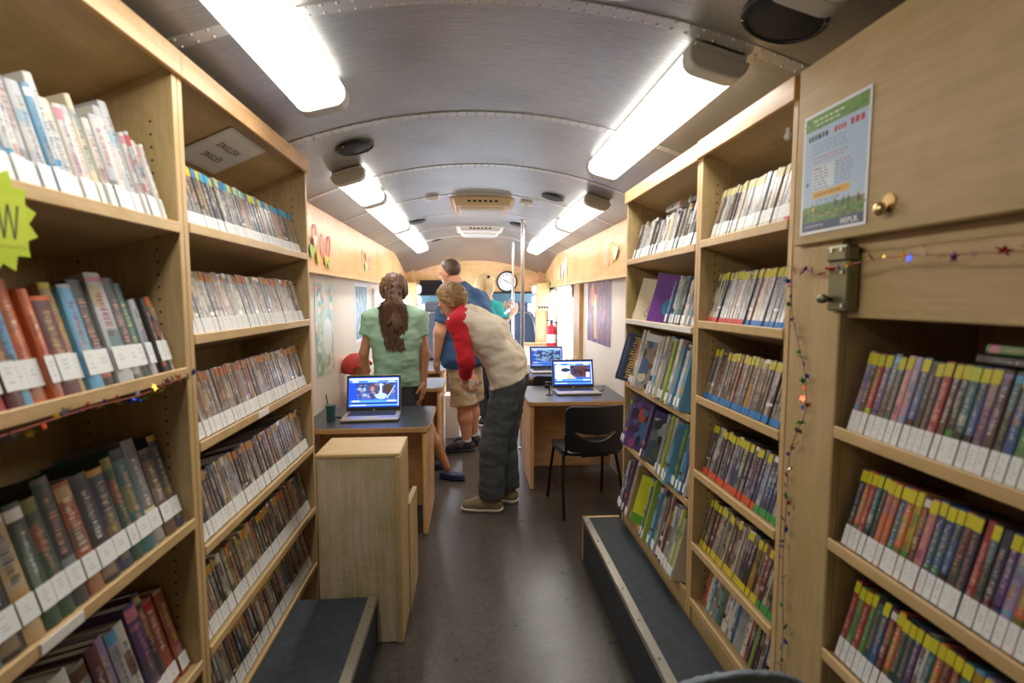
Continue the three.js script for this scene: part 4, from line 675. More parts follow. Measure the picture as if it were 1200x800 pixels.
  // trousers or shorts
  { const S = o.pants, off = S.off ?? 0.016, w = wr(S.wrinkle ?? 0.007, 8, 14, 8, 9), top = half(S.top, S.topN ?? V(0, 1, 0)), hip = union(torso.slice(0, 2), 0.05), fl = {};
    for (const s of ['l', 'r']) { const t = S.leg, e = t <= 1 ? lerp(J['h' + s], J['k' + s], t) : lerp(J['k' + s], J['a' + s], t - 1), d = (t <= 1 ? J['k' + s].clone().sub(J['h' + s]) : J['a' + s].clone().sub(J['k' + s])).normalize(), c = half(e, d); const wide = [cap(J['h' + s], J['k' + s], 0.09 * lg, (S.knee ?? 0.068) * lg), cap(J['k' + s], J['a' + s], (S.knee ?? 0.068) * lg, (S.cuff ?? 0.056) * lg)], f = union(wide, 0.03); fl[s] = (x, y, z) => Math.max(f(x, y, z) - off + w(x, y, z), c(x, y, z)); }
    garment('trousers', (x, y, z) => { const d = smin(hip(x, y, z) - off, Math.min(fl.l(x, y, z), fl.r(x, y, z)), 0.03); return Math.max(d, top(x, y, z)); }, [...torso.slice(0, 2), ...legs.l, ...legs.r], S.mat, 0.009).name = S.name ?? 'trousers'; }
  // shoes
  if (o.shoe) for (const s of ['l', 'r']) { const A = J['a' + s], d = (o.toe?.[s] ?? fwd).clone().setY(0).normalize(), y0 = o.shoeY?.[s] ?? 0, ss = o.shoeScale ?? 1, H = V(A.x, y0 + 0.045 * ss, A.z).addScaledVector(d, -0.03 * ss), T = V(A.x, y0 + 0.036 * ss, A.z).addScaledVector(d, 0.17 * ss), Md = lerp(H, T, 0.55).setY(y0 + 0.05 * ss), fs = [cap(H, Md, 0.043 * ss, 0.048 * ss), cap(Md, T, 0.048 * ss, 0.038 * ss), cap(H, V(A.x, y0 + 0.09 * ss, A.z), 0.043 * ss, 0.045 * ss)], f = union(fs, 0.03), flat = (x, y) => y0 + 0.012 - y;
    const up2 = garment('shoe', (x, y, z) => Math.max(f(x, y, z), y0 + 0.018 - y, y - (y0 + 0.105 * (o.shoeCut ?? 1))), fs, o.shoe, 0.005, 0.02); const sf = union(fs.map((q) => { const g = cap(q.box[0].clone().setY(y0 + 0.03), q.box[1].clone().setY(y0 + 0.03), q.box[2] * 1.05, q.box[2]); return g; }), 0.03); const so = nets((x, y, z) => Math.max(sf(x, y, z), y0 + 0.002 - y, y - (y0 + 0.024)), ...(() => { const [a, c] = bounds(fs, 0.03); a[1] = y0 - 0.01; c[1] = y0 + 0.04; return [a, c]; })(), 0.005); const sm = part('sole', keep(so), o.sole ?? M.white, up2);
    if (o.sock) part('sock', keep(nets((x, y, z) => Math.max(Math.hypot(x - A.x, z - A.z) - 0.045, y - (y0 + 0.135), y0 + 0.07 - y), [A.x - 0.07, y0 + 0.05, A.z - 0.07], [A.x + 0.07, y0 + 0.15, A.z + 0.07], 0.006)), o.sock, root); }
  // hair in the head frame
  if (o.hair) { const Y = up.clone().normalize(), X = new THREE.Vector3().crossVectors(Y, o.look).normalize(), Z = new THREE.Vector3().crossVectors(X, Y); const R = new THREE.Matrix4().makeBasis(X, Y, Z); const [la, ha, c] = o.hair.box ?? [[-0.13, -0.12, -0.14], [0.13, 0.15, 0.13], 0.005]; const g = nets(o.hair.f, la, ha, c); g.scale(hs, hs, hs); g.applyMatrix4(R.setPosition(J.head)); part('hair', keep(g), o.hair.mat, root); }
  if (o.extra) o.extra(root, keep, garment);
  return root;
}
const eyeMat = std(0x2a211c, 0.2);
const skinMat = (c) => phys({ color: c, roughness: 0.5, sheen: 0.2 });
const cloth = (c) => std(c, 0.85, 0, { bumpMap: clothBump, bumpScale: 0.0004 });
const strandTex = (r, g, b) => dataTex(256, 256, (u, v) => { const t = 0.7 + 0.6 * n2(u, v) * n4(u, v) + 0.25 * (n1(u, v) - 0.5); return [r * t, g * t, b * t]; }, true, [6, 2]);
const hairMat = (r, g, b) => std(0xffffff, 0.5, 0, { map: strandTex(r, g, b) });
const hairShort = (thick, fr, nap) => (x, y, z) => { let d = headField(x, y, z) - thick - 0.35 * thick * noise.noise(x * 60, y * 60, z * 60) - 0.25 * thick * noise.noise(x * 130, y * 130, z * 130); const cut = Math.max(z - 0.02 > 0 ? fr - y + (z - 0.02) * 0.4 : -1, z > -0.06 ? (0.0 - y) * 0.6 - 0.012 + (z + 0.02) * 0.9 : -1, nap - y); return Math.max(d, cut); };

// bending man: red-sleeved shirt, jeans
person('bending man in cream shirt with red sleeves and grey jeans', {
  pelvis: V(0.275, 0.93, -3.62), waist: V(0.24, 1.06, -3.63), chest: V(0.12, 1.24, -3.65), neck: V(-0.035, 1.395, -3.67), head: V(-0.135, 1.475, -3.69),
  sl: V(-0.09, 1.33, -3.50), sr: V(0.03, 1.36, -3.83), el: V(-0.035, 1.09, -3.42), er: V(-0.06, 1.12, -3.86), wl: V(-0.045, 0.93, -3.56), wr: V(0.0, 0.95, -3.70),
  hl: V(0.235, 0.86, -3.55), hr: V(0.29, 0.86, -3.70), kl: V(0.145, 0.47, -3.55), kr: V(0.235, 0.47, -3.72), al: V(0.135, 0.09, -3.58), ar: V(0.26, 0.09, -3.74),
}, {
  f: V(-0.8, -0.2, -0.5).normalize(), look: V(-0.62, -0.55, -0.42).normalize(), up: V(-0.48, 0.84, -0.1).normalize(), skin: skinMat(0xd9a184), build: 0.97,
  grip: { l: 1, r: 1 }, palm: { l: V(0.6, 0, -0.6), r: V(-0.3, 0, 0.8) }, thumb: { l: 1, r: -1 },
  shirt: { mat: cloth(0xd9cdbb), sleeveMat: cloth(0xbf1626), sleeve: 1.75, sleeveOff: 0.013, off: 0.022, hem: V(0.27, 0.92, -3.62), hemN: V(0.35, -0.94, 0).normalize(), wrinkle: 0.011, flare: 0.012 },
  pants: { mat: std(0xffffff, 0.85, 0, { map: dataTex(256, 256, (u, v) => { const t = 1 + 0.16 * (n6(u, v) - 0.5) + 0.25 * (n8(u, v) - 0.5) + 0.15 * (n7(u, v) - 0.5); return [72 * t, 78 * t, 82 * t]; }, true, [2, 2]), bumpMap: clothBump, bumpScale: 0.0005 }), leg: 1.95, top: V(0.26, 0.955, -3.62), topN: V(-0.35, 0.94, 0).normalize(), knee: 0.078, cuff: 0.076, wrinkle: 0.009, name: 'jeans' },
  shoe: std(0x7d7054, 0.8), sole: std(0xcdc6b6, 0.7), toe: { l: V(-1, 0, -0.12), r: V(-0.9, 0, -0.4) },
  hair: { mat: hairMat(168, 132, 82), f: hairShort(0.017, 0.045, -0.075) },
  extra(root, keep) { const g = BX(-0.05, 0.05, -0.035, 0.035, -0.004, 0.004, 0.002); g.rotateY(0.7); g.rotateZ(0.5); g.translate(-0.015, 0.90, -3.63); },
});
// tall man: blue shirt, khaki shorts
person('tall man in blue T-shirt and khaki shorts facing the poster wall', {
  pelvis: V(-0.07, 0.93, -5.1), waist: V(-0.05, 1.09, -5.1), chest: V(-0.03, 1.34, -5.12), neck: V(-0.115, 1.585, -5.14), head: V(-0.205, 1.75, -5.16),
  sl: V(-0.2, 1.47, -4.96), sr: V(0.08, 1.47, -5.33), el: V(-0.295, 1.18, -4.93), er: V(0.06, 1.16, -5.42), wl: V(-0.325, 0.94, -4.99), wr: V(-0.1, 1.0, -5.52),
  hl: V(-0.12, 0.87, -5.02), hr: V(-0.01, 0.87, -5.19), kl: V(-0.075, 0.46, -5.03), kr: V(0.0, 0.47, -5.24), al: V(-0.05, 0.1, -5.04), ar: V(0.02, 0.1, -5.25),
}, {
  f: V(-0.8, 0, -0.6).normalize(), look: V(-0.9, -0.12, -0.42).normalize(), up: V(-0.25, 0.96, -0.05).normalize(), skin: skinMat(0xd49a7c), build: 1.32, belly: 0.06, arm: 1.25, headScale: 1.05, palm: { l: V(0.6, 0, -0.8) },
  shirt: { mat: cloth(0x2f5078), sleeve: 0.72, hem: V(0, 0.83, 0), wrinkle: 0.008, sleeveOff: 0.03, off: 0.03, flare: 0.016 },
  pants: { mat: cloth(0xa99474), leg: 0.98, top: V(0, 0.9, 0), knee: 0.094, off: 0.014, name: 'shorts', wrinkle: 0.011 },
  shoe: std(0x2b2c31, 0.6), sole: std(0x3b3b3e, 0.7), sock: std(0xe8e6e2, 0.9), toe: { l: V(-1, 0, 0.15), r: V(-1, 0, -0.2) },
  hair: { mat: hairMat(92, 66, 48), f: hairShort(0.004, 0.05, -0.07) },
});
// woman with long wavy ponytail
person('woman with long wavy brown hair in pale green T-shirt', {
  pelvis: V(-0.57, 0.87, -4.12), waist: V(-0.575, 1.03, -4.12), chest: V(-0.585, 1.2, -4.12), neck: V(-0.592, 1.405, -4.12), head: V(-0.6, 1.555, -4.14),
  sl: V(-0.768, 1.335, -4.12), sr: V(-0.415, 1.335, -4.11), el: V(-0.83, 1.07, -4.08), er: V(-0.358, 1.07, -4.09), wl: V(-0.82, 0.84, -4.12), wr: V(-0.372, 0.85, -4.06),
  hl: V(-0.66, 0.83, -4.13), hr: V(-0.485, 0.83, -4.12), kl: V(-0.66, 0.46, -4.13), kr: V(-0.49, 0.46, -4.14), al: V(-0.66, 0.09, -4.11), ar: V(-0.49, 0.09, -4.12),
}, {
  f: V(-0.1, 0, -1).normalize(), look: V(-0.25, -0.1, -0.95).normalize(), up: V(0, 1, 0), skin: skinMat(0xb57e5c), build: 0.93, arm: 0.92,
  palm: { l: V(1, 0, 0), r: V(-1, 0, -0.2) }, thumb: { l: -1, r: 1 },
  shirt: { mat: cloth(0x9cc3aa), sleeve: 0.5, hem: V(-0.57, 0.815, -4.1), wrinkle: 0.009, flare: 0.004, off: 0.03, sleeveOff: 0.024 },
  pants: { mat: cloth(0x4b515a), leg: 1.93, top: V(0, 0.9, 0), name: 'jeans', off: 0.008, wrinkle: 0.005 }, shoe: std(0x33343a, 0.7),
  hair: { mat: hairMat(112, 80, 56), box: [[-0.15, -0.48, -0.24], [0.17, 0.16, 0.12], 0.0055], f: (() => { const tail = [cap(V(0, 0.03, -0.11), V(0.0, -0.1, -0.135), 0.04, 0.062), cap(V(0, -0.1, -0.135), V(0.015, -0.26, -0.13), 0.062, 0.07), cap(V(0.01, -0.26, -0.13), V(0.045, -0.40, -0.14), 0.055, 0.014), cap(V(-0.02, -0.24, -0.13), V(-0.04, -0.36, -0.14), 0.05, 0.012)], u = union(tail, 0.05); return (x, y, z) => { const w = 0.012 * Math.sin(y * 55 + 9 * noise.noise(x * 12, y * 6, z * 12)); let d = headField(x, y, z) - 0.02; const cut = Math.max(z > 0.01 ? 0.05 - y + (z - 0.01) * 0.5 : -1, z > -0.05 ? (-0.02 - y) + (z + 0.05) * 0.5 - 0.02 : -1, -0.06 - y); d = Math.max(d, cut); return smin(d, u(x + w, y, z) + 0.018, 0.03) - 0.012 * noise.noise(x * 70, y * 9, z * 70) - 0.01 * noise.noise(x * 28, y * 12, z * 28); }; })() },
  extra(root, keep) {                                                     // loose wavy strands over the back
    const gs = [], h = V(-0.6, 1.555, -4.14);
    for (let i = 0; i < 170; i++) { const a = rr(0, 6.283), c = Math.cos(a) * rr(0.5, 1), s = Math.sin(a), e = rr(-0.02, 0.03), L = rr(0.3, 0.47), ph = rr(0, 6), wv = (t) => 0.011 * Math.sin(t * 17 + ph);
      const P = [[c * 0.062, 0.075 - 0.03 * Math.abs(c), 0.065], [c * 0.055, 0.015, 0.112], [c * 0.05, -0.07, 0.128 + 0.02 * s]]; for (let k = 1; k <= 6; k++) { const t = k / 6, w = 0.075 * Math.sin(Math.PI * Math.min(1, 0.35 + 0.55 * t)) ; P.push([c * (0.03 + w) + 0.012 * t + e * t + wv(t), -0.07 - (L - 0.07) * t, 0.14 + 0.03 * s * (1 - t) + 0.012 * t + 0.5 * wv(t + 0.3)]); }
      gs.push(tube(P.map(([x, y, z]) => [h.x + x, h.y + y, h.z + z]), rr(0.003, 0.0065), 30, 5)); }
    part('hair_strands', keep(merge(gs)), hairMat(104, 74, 52), root);
  },
});
// blonde woman half hidden behind the tall man
person('blonde woman in teal top gesturing behind the tall man', {
  pelvis: V(0.22, 0.9, -6.05), waist: V(0.22, 1.06, -6.05), chest: V(0.22, 1.24, -6.05), neck: V(0.2, 1.45, -6.05), head: V(0.178, 1.645, -6.03),
  sl: V(0.1, 1.38, -6.15), sr: V(0.3, 1.38, -5.95), el: V(0.18, 1.18, -6.28), er: V(0.33, 1.17, -5.85), wl: V(0.38, 1.36, -6.2), wr: V(0.455, 1.31, -5.95),
  hl: V(0.15, 0.86, -6.09), hr: V(0.27, 0.86, -6.0), kl: V(0.15, 0.47, -6.08), kr: V(0.28, 0.47, -5.99), al: V(0.15, 0.09, -6.06), ar: V(0.28, 0.09, -5.97),
}, {
  f: V(0.6, 0, -0.6).normalize(), look: V(0.75, 0, -0.6).normalize(), up: V(0, 1, 0), skin: skinMat(0xdba78c), build: 0.9, palm: { l: V(-0.3, 0, 0.8), r: V(-0.5, 0, -0.6) },
  shirt: { mat: cloth(0x2fa3a3), sleeve: 0.6, hem: V(0, 0.85, 0) }, pants: { mat: cloth(0x2e3340), leg: 1.93, top: V(0, 1.0, 0) }, shoe: std(0x33343a, 0.7),
  hair: { mat: hairMat(226, 196, 138), box: [[-0.14, -0.3, -0.17], [0.14, 0.16, 0.13], 0.006], f: (() => { const t = union([cap(V(0.045, 0.0, -0.07), V(0.05, -0.2, -0.08), 0.06, 0.045), cap(V(-0.045, 0, -0.07), V(-0.05, -0.2, -0.08), 0.06, 0.045)], 0.04); return (x, y, z) => { let d = headField(x, y, z) - 0.022; d = Math.max(d, z > 0.03 ? 0.05 - y + (z - 0.03) * 0.5 : -1, -0.08 - y); return smin(d, t(x, y, z), 0.03) - 0.005 * noise.noise(x * 60, y * 8, z * 60); }; })() },
  extra(root, keep) { part('hair_clip', keep(cbox(0.03, 0.03, 0.01, 0.003).clone().translate(0.2, 1.74, -5.93)), M.dark, root); },
});
// seated child mostly hidden: red cap, bare leg stretched into the aisle
{
  const st = thing('stool', 'low oak stool under the seated child', 'stool', [-0.8, 0, -4.46]); part('seat', BX(-0.15, 0.15, 0.29, 0.32, -0.11, 0.11, 0.006), M.oak, st); for (const x of [-1, 1]) for (const z of [-1, 1]) part('leg', BX(x * 0.14 - 0.015, x * 0.14 + 0.015, 0, 0.295, z * 0.085 - 0.015, z * 0.085 + 0.015, 0.003), M.oak, st);
  person('seated child in a red cap mostly hidden behind the woman', {
    pelvis: V(-0.79, 0.46, -4.4), waist: V(-0.83, 0.56, -4.4), chest: V(-0.87, 0.66, -4.4), neck: V(-0.92, 0.79, -4.4), head: V(-0.945, 0.915, -4.38),
    sl: V(-0.9, 0.74, -4.52), sr: V(-0.88, 0.74, -4.27), el: V(-0.82, 0.58, -4.55), er: V(-0.8, 0.58, -4.25), wl: V(-0.68, 0.5, -4.5), wr: V(-0.66, 0.5, -4.3),
    hl: V(-0.74, 0.43, -4.45), hr: V(-0.74, 0.43, -4.34), kl: V(-0.42, 0.42, -4.5), kr: V(-0.36, 0.40, -4.32), al: V(-0.38, 0.09, -4.52), ar: V(-0.21, 0.09, -4.26),
  }, {
    f: V(1, 0, 0), look: V(0.9, -0.3, 0.1).normalize(), up: V(-0.15, 1, 0).normalize(), skin: skinMat(0xb98058), build: 0.72, headScale: 0.92, handScale: 0.8, shoeScale: 0.78, shoeCut: 0.5,
    shirt: { mat: cloth(0xb8433c), sleeve: 0.5, hem: V(0, 0.44, 0) }, pants: { mat: cloth(0x5b626c), leg: 0.98, top: V(0, 0.55, 0), name: 'shorts', off: 0.012, wrinkle: 0.004 }, shoe: std(0x1f3150, 0.6), sole: std(0x26364f, 0.7), toe: { l: V(1, 0, 0), r: V(0.85, 0, 0.4) },
    hair: { mat: std(0xb5342e, 0.6), f: (x, y, z) => Math.max(headField(x, y, z) - 0.022, z > 0 ? 0.015 - y : -0.03 - y) },
    extra(root, keep) { const g = clean(extrude(new THREE.Shape().absarc(0, 0, 0.07, 0, Math.PI), 0.006, 0.002)); g.rotateX(-Math.PI / 2 + 0.2); g.rotateY(-Math.PI / 2); g.scale(1, 1, 1); g.rotateY(Math.PI); g.translate(-0.9, 0.94, -4.38); part('cap_brim', keep(g.translate(0.06, 0, 0)), std(0xd8c4b0, 0.7), root); },
  });
}
// ---------------------------------------------------------------- ceiling fittings
function roofUnit(label, x, z, w, l, mat, h) {                                  // ceiling air unit, slats face the camera
  const o = thing('air_vent', label, 'air vent', [x, ceilY(x) - 0.002, z]);
  const body = clean(extrude([[-w / 2, 0], [-w / 2 + 0.03, -h], [w / 2 - 0.03, -h], [w / 2, 0]], l * 0.96, 0.008, 2)); body.translate(0, 0, -l * 0.48); part('body', body, mat, o);
  part('bezel', clean(new RoundedBoxGeometry(w * 1.1, 0.02, l * 1.08, 2, 0.008)), mat, o, [0, -0.008, 0]);
  for (let i = 0; i < 6; i++) part('louvre_slot', BX(-0.012, 0.012, -0.008, 0.008, 0, 0.006, 0.001), M.dark, o, [-w * 0.22 + i * w * 0.088, -h * 0.45, l * 0.48 + 0.004]);
  const gr = part('grille', BX(-w * 0.38, w * 0.38, -h - 0.02, -h + 0.002, -l * 0.36, l * 0.3, 0.006), M.white, o);
  const sl = []; for (let i = 0; i < 22; i++) sl.push(BX(-0.0025, 0.0025, -h - 0.023, -h - 0.018, -l * 0.34, l * 0.28, 0.0008).translate(-w * 0.35 + i * w * 0.0333, 0, 0)); part('grille_slats', merge(sl), M.capgrey, gr).userData.kind = 'stuff';
}
roofUnit('beige ceiling air unit with dark slots and white ribbed grille', 0.1, -4.6, 0.5, 0.55, M.beige, 0.07);
roofUnit('white ceiling air unit nearer the bulkhead', 0.11, -6.3, 0.5, 0.55, M.white, 0.06);
function speaker(label, x, z, r) {
  const o = thing('ceiling_speaker', label, 'speaker', [x, ceilY(x) - 0.001, z]); o.rotation.z = ceilSlope(x);
  part('rim', lathe([[r, 0], [r, -0.008], [r * 0.92, -0.014], [r * 0.88, -0.01], [r * 0.88, 0]], 36), M.black, o);
  part('mesh_cover', lathe([[0, -0.014], [r * 0.5, -0.013], [r * 0.9, -0.009], [r * 0.9, 0]], 36), M.dark, o);
  for (let k = 0; k < 4; k++) part('screw', cyl(0.004, 0.004, 0.003, 8), M.steel, o, [Math.cos(k * 1.571 + 0.5) * r * 0.95, -0.013, Math.sin(k * 1.571 + 0.5) * r * 0.95]);
}
speaker('dark round ceiling speaker near the top of the ENGLISH sign bookcase', -0.56, -2.66, 0.095);
speaker('large dark round ceiling speaker beside the poster cupboard light', 0.80, -1.33, 0.105);
speaker('dark round ceiling speaker beside the first window-row light', 0.62, -3.95, 0.09);
speaker('dark round ceiling speaker beside the desks-row lights', -0.52, -5.2, 0.09);
speaker('dark round ceiling speaker behind the grey pole', 0.5, -5.6, 0.09);
speaker('small dark ceiling speaker over the tall man', -0.45, -7.0, 0.08);
for (const [x, z, l] of [[-0.3, -4.2, 'small white ceiling detector on the desk side of the beige air unit'], [0.46, -4.35, 'small white ceiling detector on the window side of the beige air unit']]) {
  const o = thing('smoke_detector', l, 'detector', [x, ceilY(x) - 0.001, z]); o.rotation.z = ceilSlope(x); part('body', clean(new RoundedBoxGeometry(0.1, 0.03, 0.07, 3, 0.012)), M.white, o, [0, -0.012, 0]); part('lens', cyl(0.012, 0.012, 0.006, 12), M.paper, o, [0, -0.029, 0]);
}
{ const o = thing('roof_hatch', 'white rounded roof hatch frame above the first ceiling seam', 'hatch', [0.16, 2.306, -1.1]); const g = clean(extrude(roundRect(0.6, 0.62, 0.07), 0.025, 0.008, 2)); g.rotateX(Math.PI / 2); part('frame', g, M.white, o); const p = clean(extrude(roundRect(0.48, 0.5, 0.05), 0.01, 0.003, 2)); p.rotateX(Math.PI / 2); part('panel', p, M.paper, o, [0, -0.026, 0]); part('handle', tube([[-0.06, -0.036, 0], [-0.05, -0.06, 0], [0.05, -0.06, 0], [0.06, -0.036, 0]], 0.006), M.capgrey, o); }
// ---------------------------------------------------------------- paper, posters and signs
function flat(name, label, cat, w, h, mat, pos, rot, th = 0.001) { const o = thing(name, label, cat, pos); o.rotation.set(...rot); part('backing', cbox(w, h, th, 0.0002), M.paper, o); part('print', new THREE.PlaneGeometry(w, h).translate(0, 0, th / 2 + 0.0004), mat, o); return o; }
const poster = canvasMat(440, 570, (g, w, h) => {
  bar(g, '#f2f4f8', 0, 0, w, h); bar(g, '#b9d2ea', 14, 14, w - 28, h - 28); bar(g, '#6f9b45', 14, 14, w - 28, 66); g.globalAlpha = 0.5; for (let i = 0; i < 30; i++) blob(g, pick(['#4f7d31', '#8db35c', '#3f6a2b']), rr(20, w - 20), rr(20, 78), rr(6, 20), rr(4, 10)); g.globalAlpha = 1;
  const marks = (c, x, y, n, ww, hh) => { let X = x; for (let i = 0; i < n; i++) { const q = rr(0.5, 1) * ww; bar(g, c, X, y, q, hh); X += q + ww * 0.3; } };
  marks('#dfe9cf', 70, 34, 6, 36, 9); marks('#dfe9cf', 90, 56, 5, 30, 7);
  marks('#2a3440', 40, 104, 6, 24, 24); marks('#c23a45', 218, 104, 4, 20, 24); marks('#c23a45', 322, 100, 3, 28, 28);
  for (let i = 0; i < 4; i++) marks('#8f9ec2', 70, 148 + i * 14, 8, 30, 5); for (let i = 0; i < 2; i++) marks('#c58b9c', 80, 214 + i * 16, 7, 32, 6);
  bar(g, '#dce8f4', 80, 256, 150, 110); for (let i = 0; i < 7; i++) { marks('#7d8aa6', 90, 266 + i * 15, 3, 34, 5); marks(i === 0 ? '#c9566a' : '#8a94b4', 240, 262 + i * 15, 4, 26, 5); } bar(g, '#c9566a', 90, 262, 36, 7);
  blob(g, '#6f7d92', 44, 330, 11, 11); bar(g, '#e8b437', 84, 374, 250, 32); marks('#8a6a1c', 100, 386, 7, 24, 8); marks('#7d8aa6', 110, 416, 5, 32, 6); marks('#7d8aa6', 110, 430, 5, 30, 6);
  bar(g, '#5d8f3a', 14, 440, w - 28, 74); for (let i = 0; i < 70; i++) blob(g, pick(['#3d6d2c', '#7fa84a', '#6b5a3a', '#8c7a4c', '#4e7f3a']), rr(20, w - 20), rr(446, 510), rr(6, 22), rr(3, 10)); for (const x of [90, 250, 300, 330, 390]) { blob(g, '#4a3b34', x, 448, 9, 18); blob(g, '#c89c7c', x, 428, 6, 7); } bar(g, '#e8c34a', 86, 440, 14, 26);
  bar(g, '#3c5270', 14, 514, w - 28, 42); g.fillStyle = '#f2f5fa'; g.font = 'bold 34px sans-serif'; g.fillText('HEPLB.', 284, 548); marks('#b5c2d4', 40, 530, 5, 26, 6);
}, 0.35);
flat('poster', 'blue and green event poster taped to the upper cupboard door', 'poster', 0.22, 0.285, poster, [0.8265, 1.797, -1.157], [0, -Math.PI / 2, 0.0]);
flat('shelf_sign', 'laminated paper sign reading ENGLISH under the bookcase roof', 'sign', 0.29, 0.215, canvasMat(290, 215, (g, w, h) => { bar(g, '#efece6', 0, 0, w, h); g.strokeStyle = '#8f8b84'; g.lineWidth = 2; g.strokeRect(8, 8, w - 16, h - 16); g.fillStyle = '#3b3833'; g.textAlign = 'center'; g.font = 'bold 36px sans-serif'; g.fillText('ENGLISH', w / 2, 95); g.fillText('INGLÉS', w / 2, 160); }, 0.3), [-0.872, 2.008, -1.98], [Math.PI / 2, 0, 0]).rotation.set(0, 0, 0);
{ const o = scene.children[scene.children.length - 1]; const n = V(Math.sin(-0.42) * -1, -Math.cos(0.42), 0), t = Math.atan2(0.14, 0.31); // hangs under the sloping roof board
  const nn = V(Math.sin(t), -Math.cos(t), 0), up = V(Math.cos(t), Math.sin(t), 0), x = new THREE.Vector3().crossVectors(up, nn); o.quaternion.setFromRotationMatrix(new THREE.Matrix4().makeBasis(x, up, nn)); o.position.set(-0.885, 2.0195, -1.99); }
const paint = (w, h, base, cols, n, draw) => canvasMat(w, h, (g) => { bar(g, base, 0, 0, w, h); for (let i = 0; i < n; i++) blob(g, pick(cols), rr(0, w), rr(0, h), rr(5, w * 0.14), rr(5, h * 0.08), rr(0, 3)); draw?.(g, w, h); }, 0.4);
const garden = paint(140, 220, '#b9c9a4', ['#8fb08a', '#d8dcc0', '#c9b98e', '#7fa394', '#e4e0c8', '#a4bf7c'], 90, (g, w, h) => { for (let i = 0; i < 16; i++) blob(g, pick(['#d98e5c', '#e0b07a', '#5f8d86']), rr(10, w - 10), rr(10, h * 0.3), rr(5, 14), rr(4, 9)); blob(g, '#e9ead8', 90, 130, 36, 46); });
flat('garden_poster', 'tall pale green garden poster on the cream wall above the laptop desk', 'poster', 0.46, 0.66, garden, [WX0 + 0.002, 1.275, -3.9], [0, Math.PI / 2, 0]);
flat('waterfall_poster', 'white-bordered blue and green poster beside the woman', 'poster', 0.62, 0.56, paint(150, 140, '#f2f0ea', ['#f2f0ea'], 1, (g, w, h) => { bar(g, '#5f7f8c', 10, 8, w - 20, h - 16); for (let i = 0; i < 60; i++) blob(g, pick(['#3f5a66', '#8fb0b0', '#cfd8cc', '#4d7058', '#2f4448']), rr(16, w - 16), rr(14, h - 14), rr(3, 10), rr(4, 14)); }), [WX0 + 0.002, 1.36, -5.2], [0, Math.PI / 2, 0]);
flat('canyon_poster', 'red, orange and violet canyon poster on wall above the chair desk', 'poster', 0.92, 0.63, paint(240, 160, '#4a2a34', ['#5c2a2c', '#3a2228', '#6d3a34', '#2c1c26', '#7a3a34'], 60, (g, w, h) => { for (let i = 0; i < 150; i++) { const x = rr(0, 240), y = rr(0, 160); blob(g, y > 90 ? pick(['#6a2a4c', '#8c3a4c', '#4a2a56', '#a04a5c', '#8c2434', '#a87898']) : pick(['#b8402c', '#d2602c', '#8c2c2c', '#4a2428', '#6a4438', '#c8502c']), x, y, rr(2, 6), rr(8, 26), rr(-0.2, 0.2)); } g.fillStyle = '#f0a03c'; g.beginPath(); g.moveTo(70, 40); g.lineTo(100, 40); g.lineTo(108, 150); g.lineTo(76, 150); g.fill(); blob(g, '#f6c766', 86, 70, 14, 32); blob(g, '#e8823a', 60, 40, 20, 30); for (let i = 0; i < 40; i++) { g.strokeStyle = pick(['#c9a2c0', '#b5485c', '#5f2a50', '#d07a4a']); g.lineWidth = 2; const x = rr(10, 230), y = rr(70, 140); g.beginPath(); g.moveTo(x, y); g.lineTo(x + rr(-10, 10), y + rr(8, 26)); g.stroke(); } }), [WX1 - 0.002, 1.375, -4.97], [0, -Math.PI / 2, 0]);
{ const s = []; for (let i = 0; i < 28; i++) { const a = i / 28 * Math.PI * 2, r = i % 2 ? 0.088 : 0.07; s.push([r * Math.cos(a), r * Math.sin(a)]); }
  const o = thing('starburst_sign', 'neon yellow starburst sign reading NEW on the garland bookcase shelf', 'sign', [-0.729, 1.622, -0.864], Math.PI / 2); o.rotation.z = 0; const neon = std(0xc9e01a, 0.5); part('card', clean(extrude(s, 0.001)), neon, o);
  part('lettering', new THREE.PlaneGeometry(0.13, 0.08).translate(0, 0, 0.0016), canvasMat(260, 160, (g, w, h) => { bar(g, '#d3e52e', 0, 0, w, h); g.fillStyle = '#333a26'; g.textAlign = 'center'; g.scale(0.86, 1.35); g.font = '112px sans-serif'; g.fillText('NEW', w / 2 / 0.86, 102); }), o); o.rotation.y = Math.PI / 2; part('clip', BX(-0.012, 0.012, 0.05, 0.075, -0.012, -0.0005, 0.001), M.steel, o); }
// ---------------------------------------------------------------- foil star garlands
const starGeo = (() => { const s = []; for (let i = 0; i < 10; i++) { const a = i / 10 * Math.PI * 2, r = i % 2 ? 0.0045 : 0.011; s.push([r * Math.cos(a), r * Math.sin(a)]); } return clean(extrude(s, 0.0012)); })();
const foil = ['#c22b3f', '#2c4fd0', '#2f9a4c', '#d2b32c', '#7a3a9a', '#b8b8c0', '#c9553a'].map((c) => std(c, 0.18, 0.85));
function garland(label, pts, n, spread, wire = 0xa8584c) {
  const o = thing('star_garland', label, 'garland', pts[0]), q = pts.map((p) => [p[0] - pts[0][0], p[1] - pts[0][1], p[2] - pts[0][2]]), c = new THREE.CatmullRomCurve3(q.map((p) => V(...p)));
  part('wire', tube(q, 0.0012, 60, 6), std(wire, 0.4, 0.5), o);
  for (let i = 0; i < n; i++) { const p = c.getPoint((i + 0.5) / n); const m = part('foil_star', starGeo, foil[Math.floor(rnd() * 7)], o, [p.x + rr(-1, 1) * spread[0], p.y + rr(-1, 1) * spread[1], p.z + rr(-1, 1) * spread[2]], [rr(0, 3), rr(0, 3), rr(0, 3)]); const k = rr(0.6, 1.15); m.scale.set(k, k, k); }
}
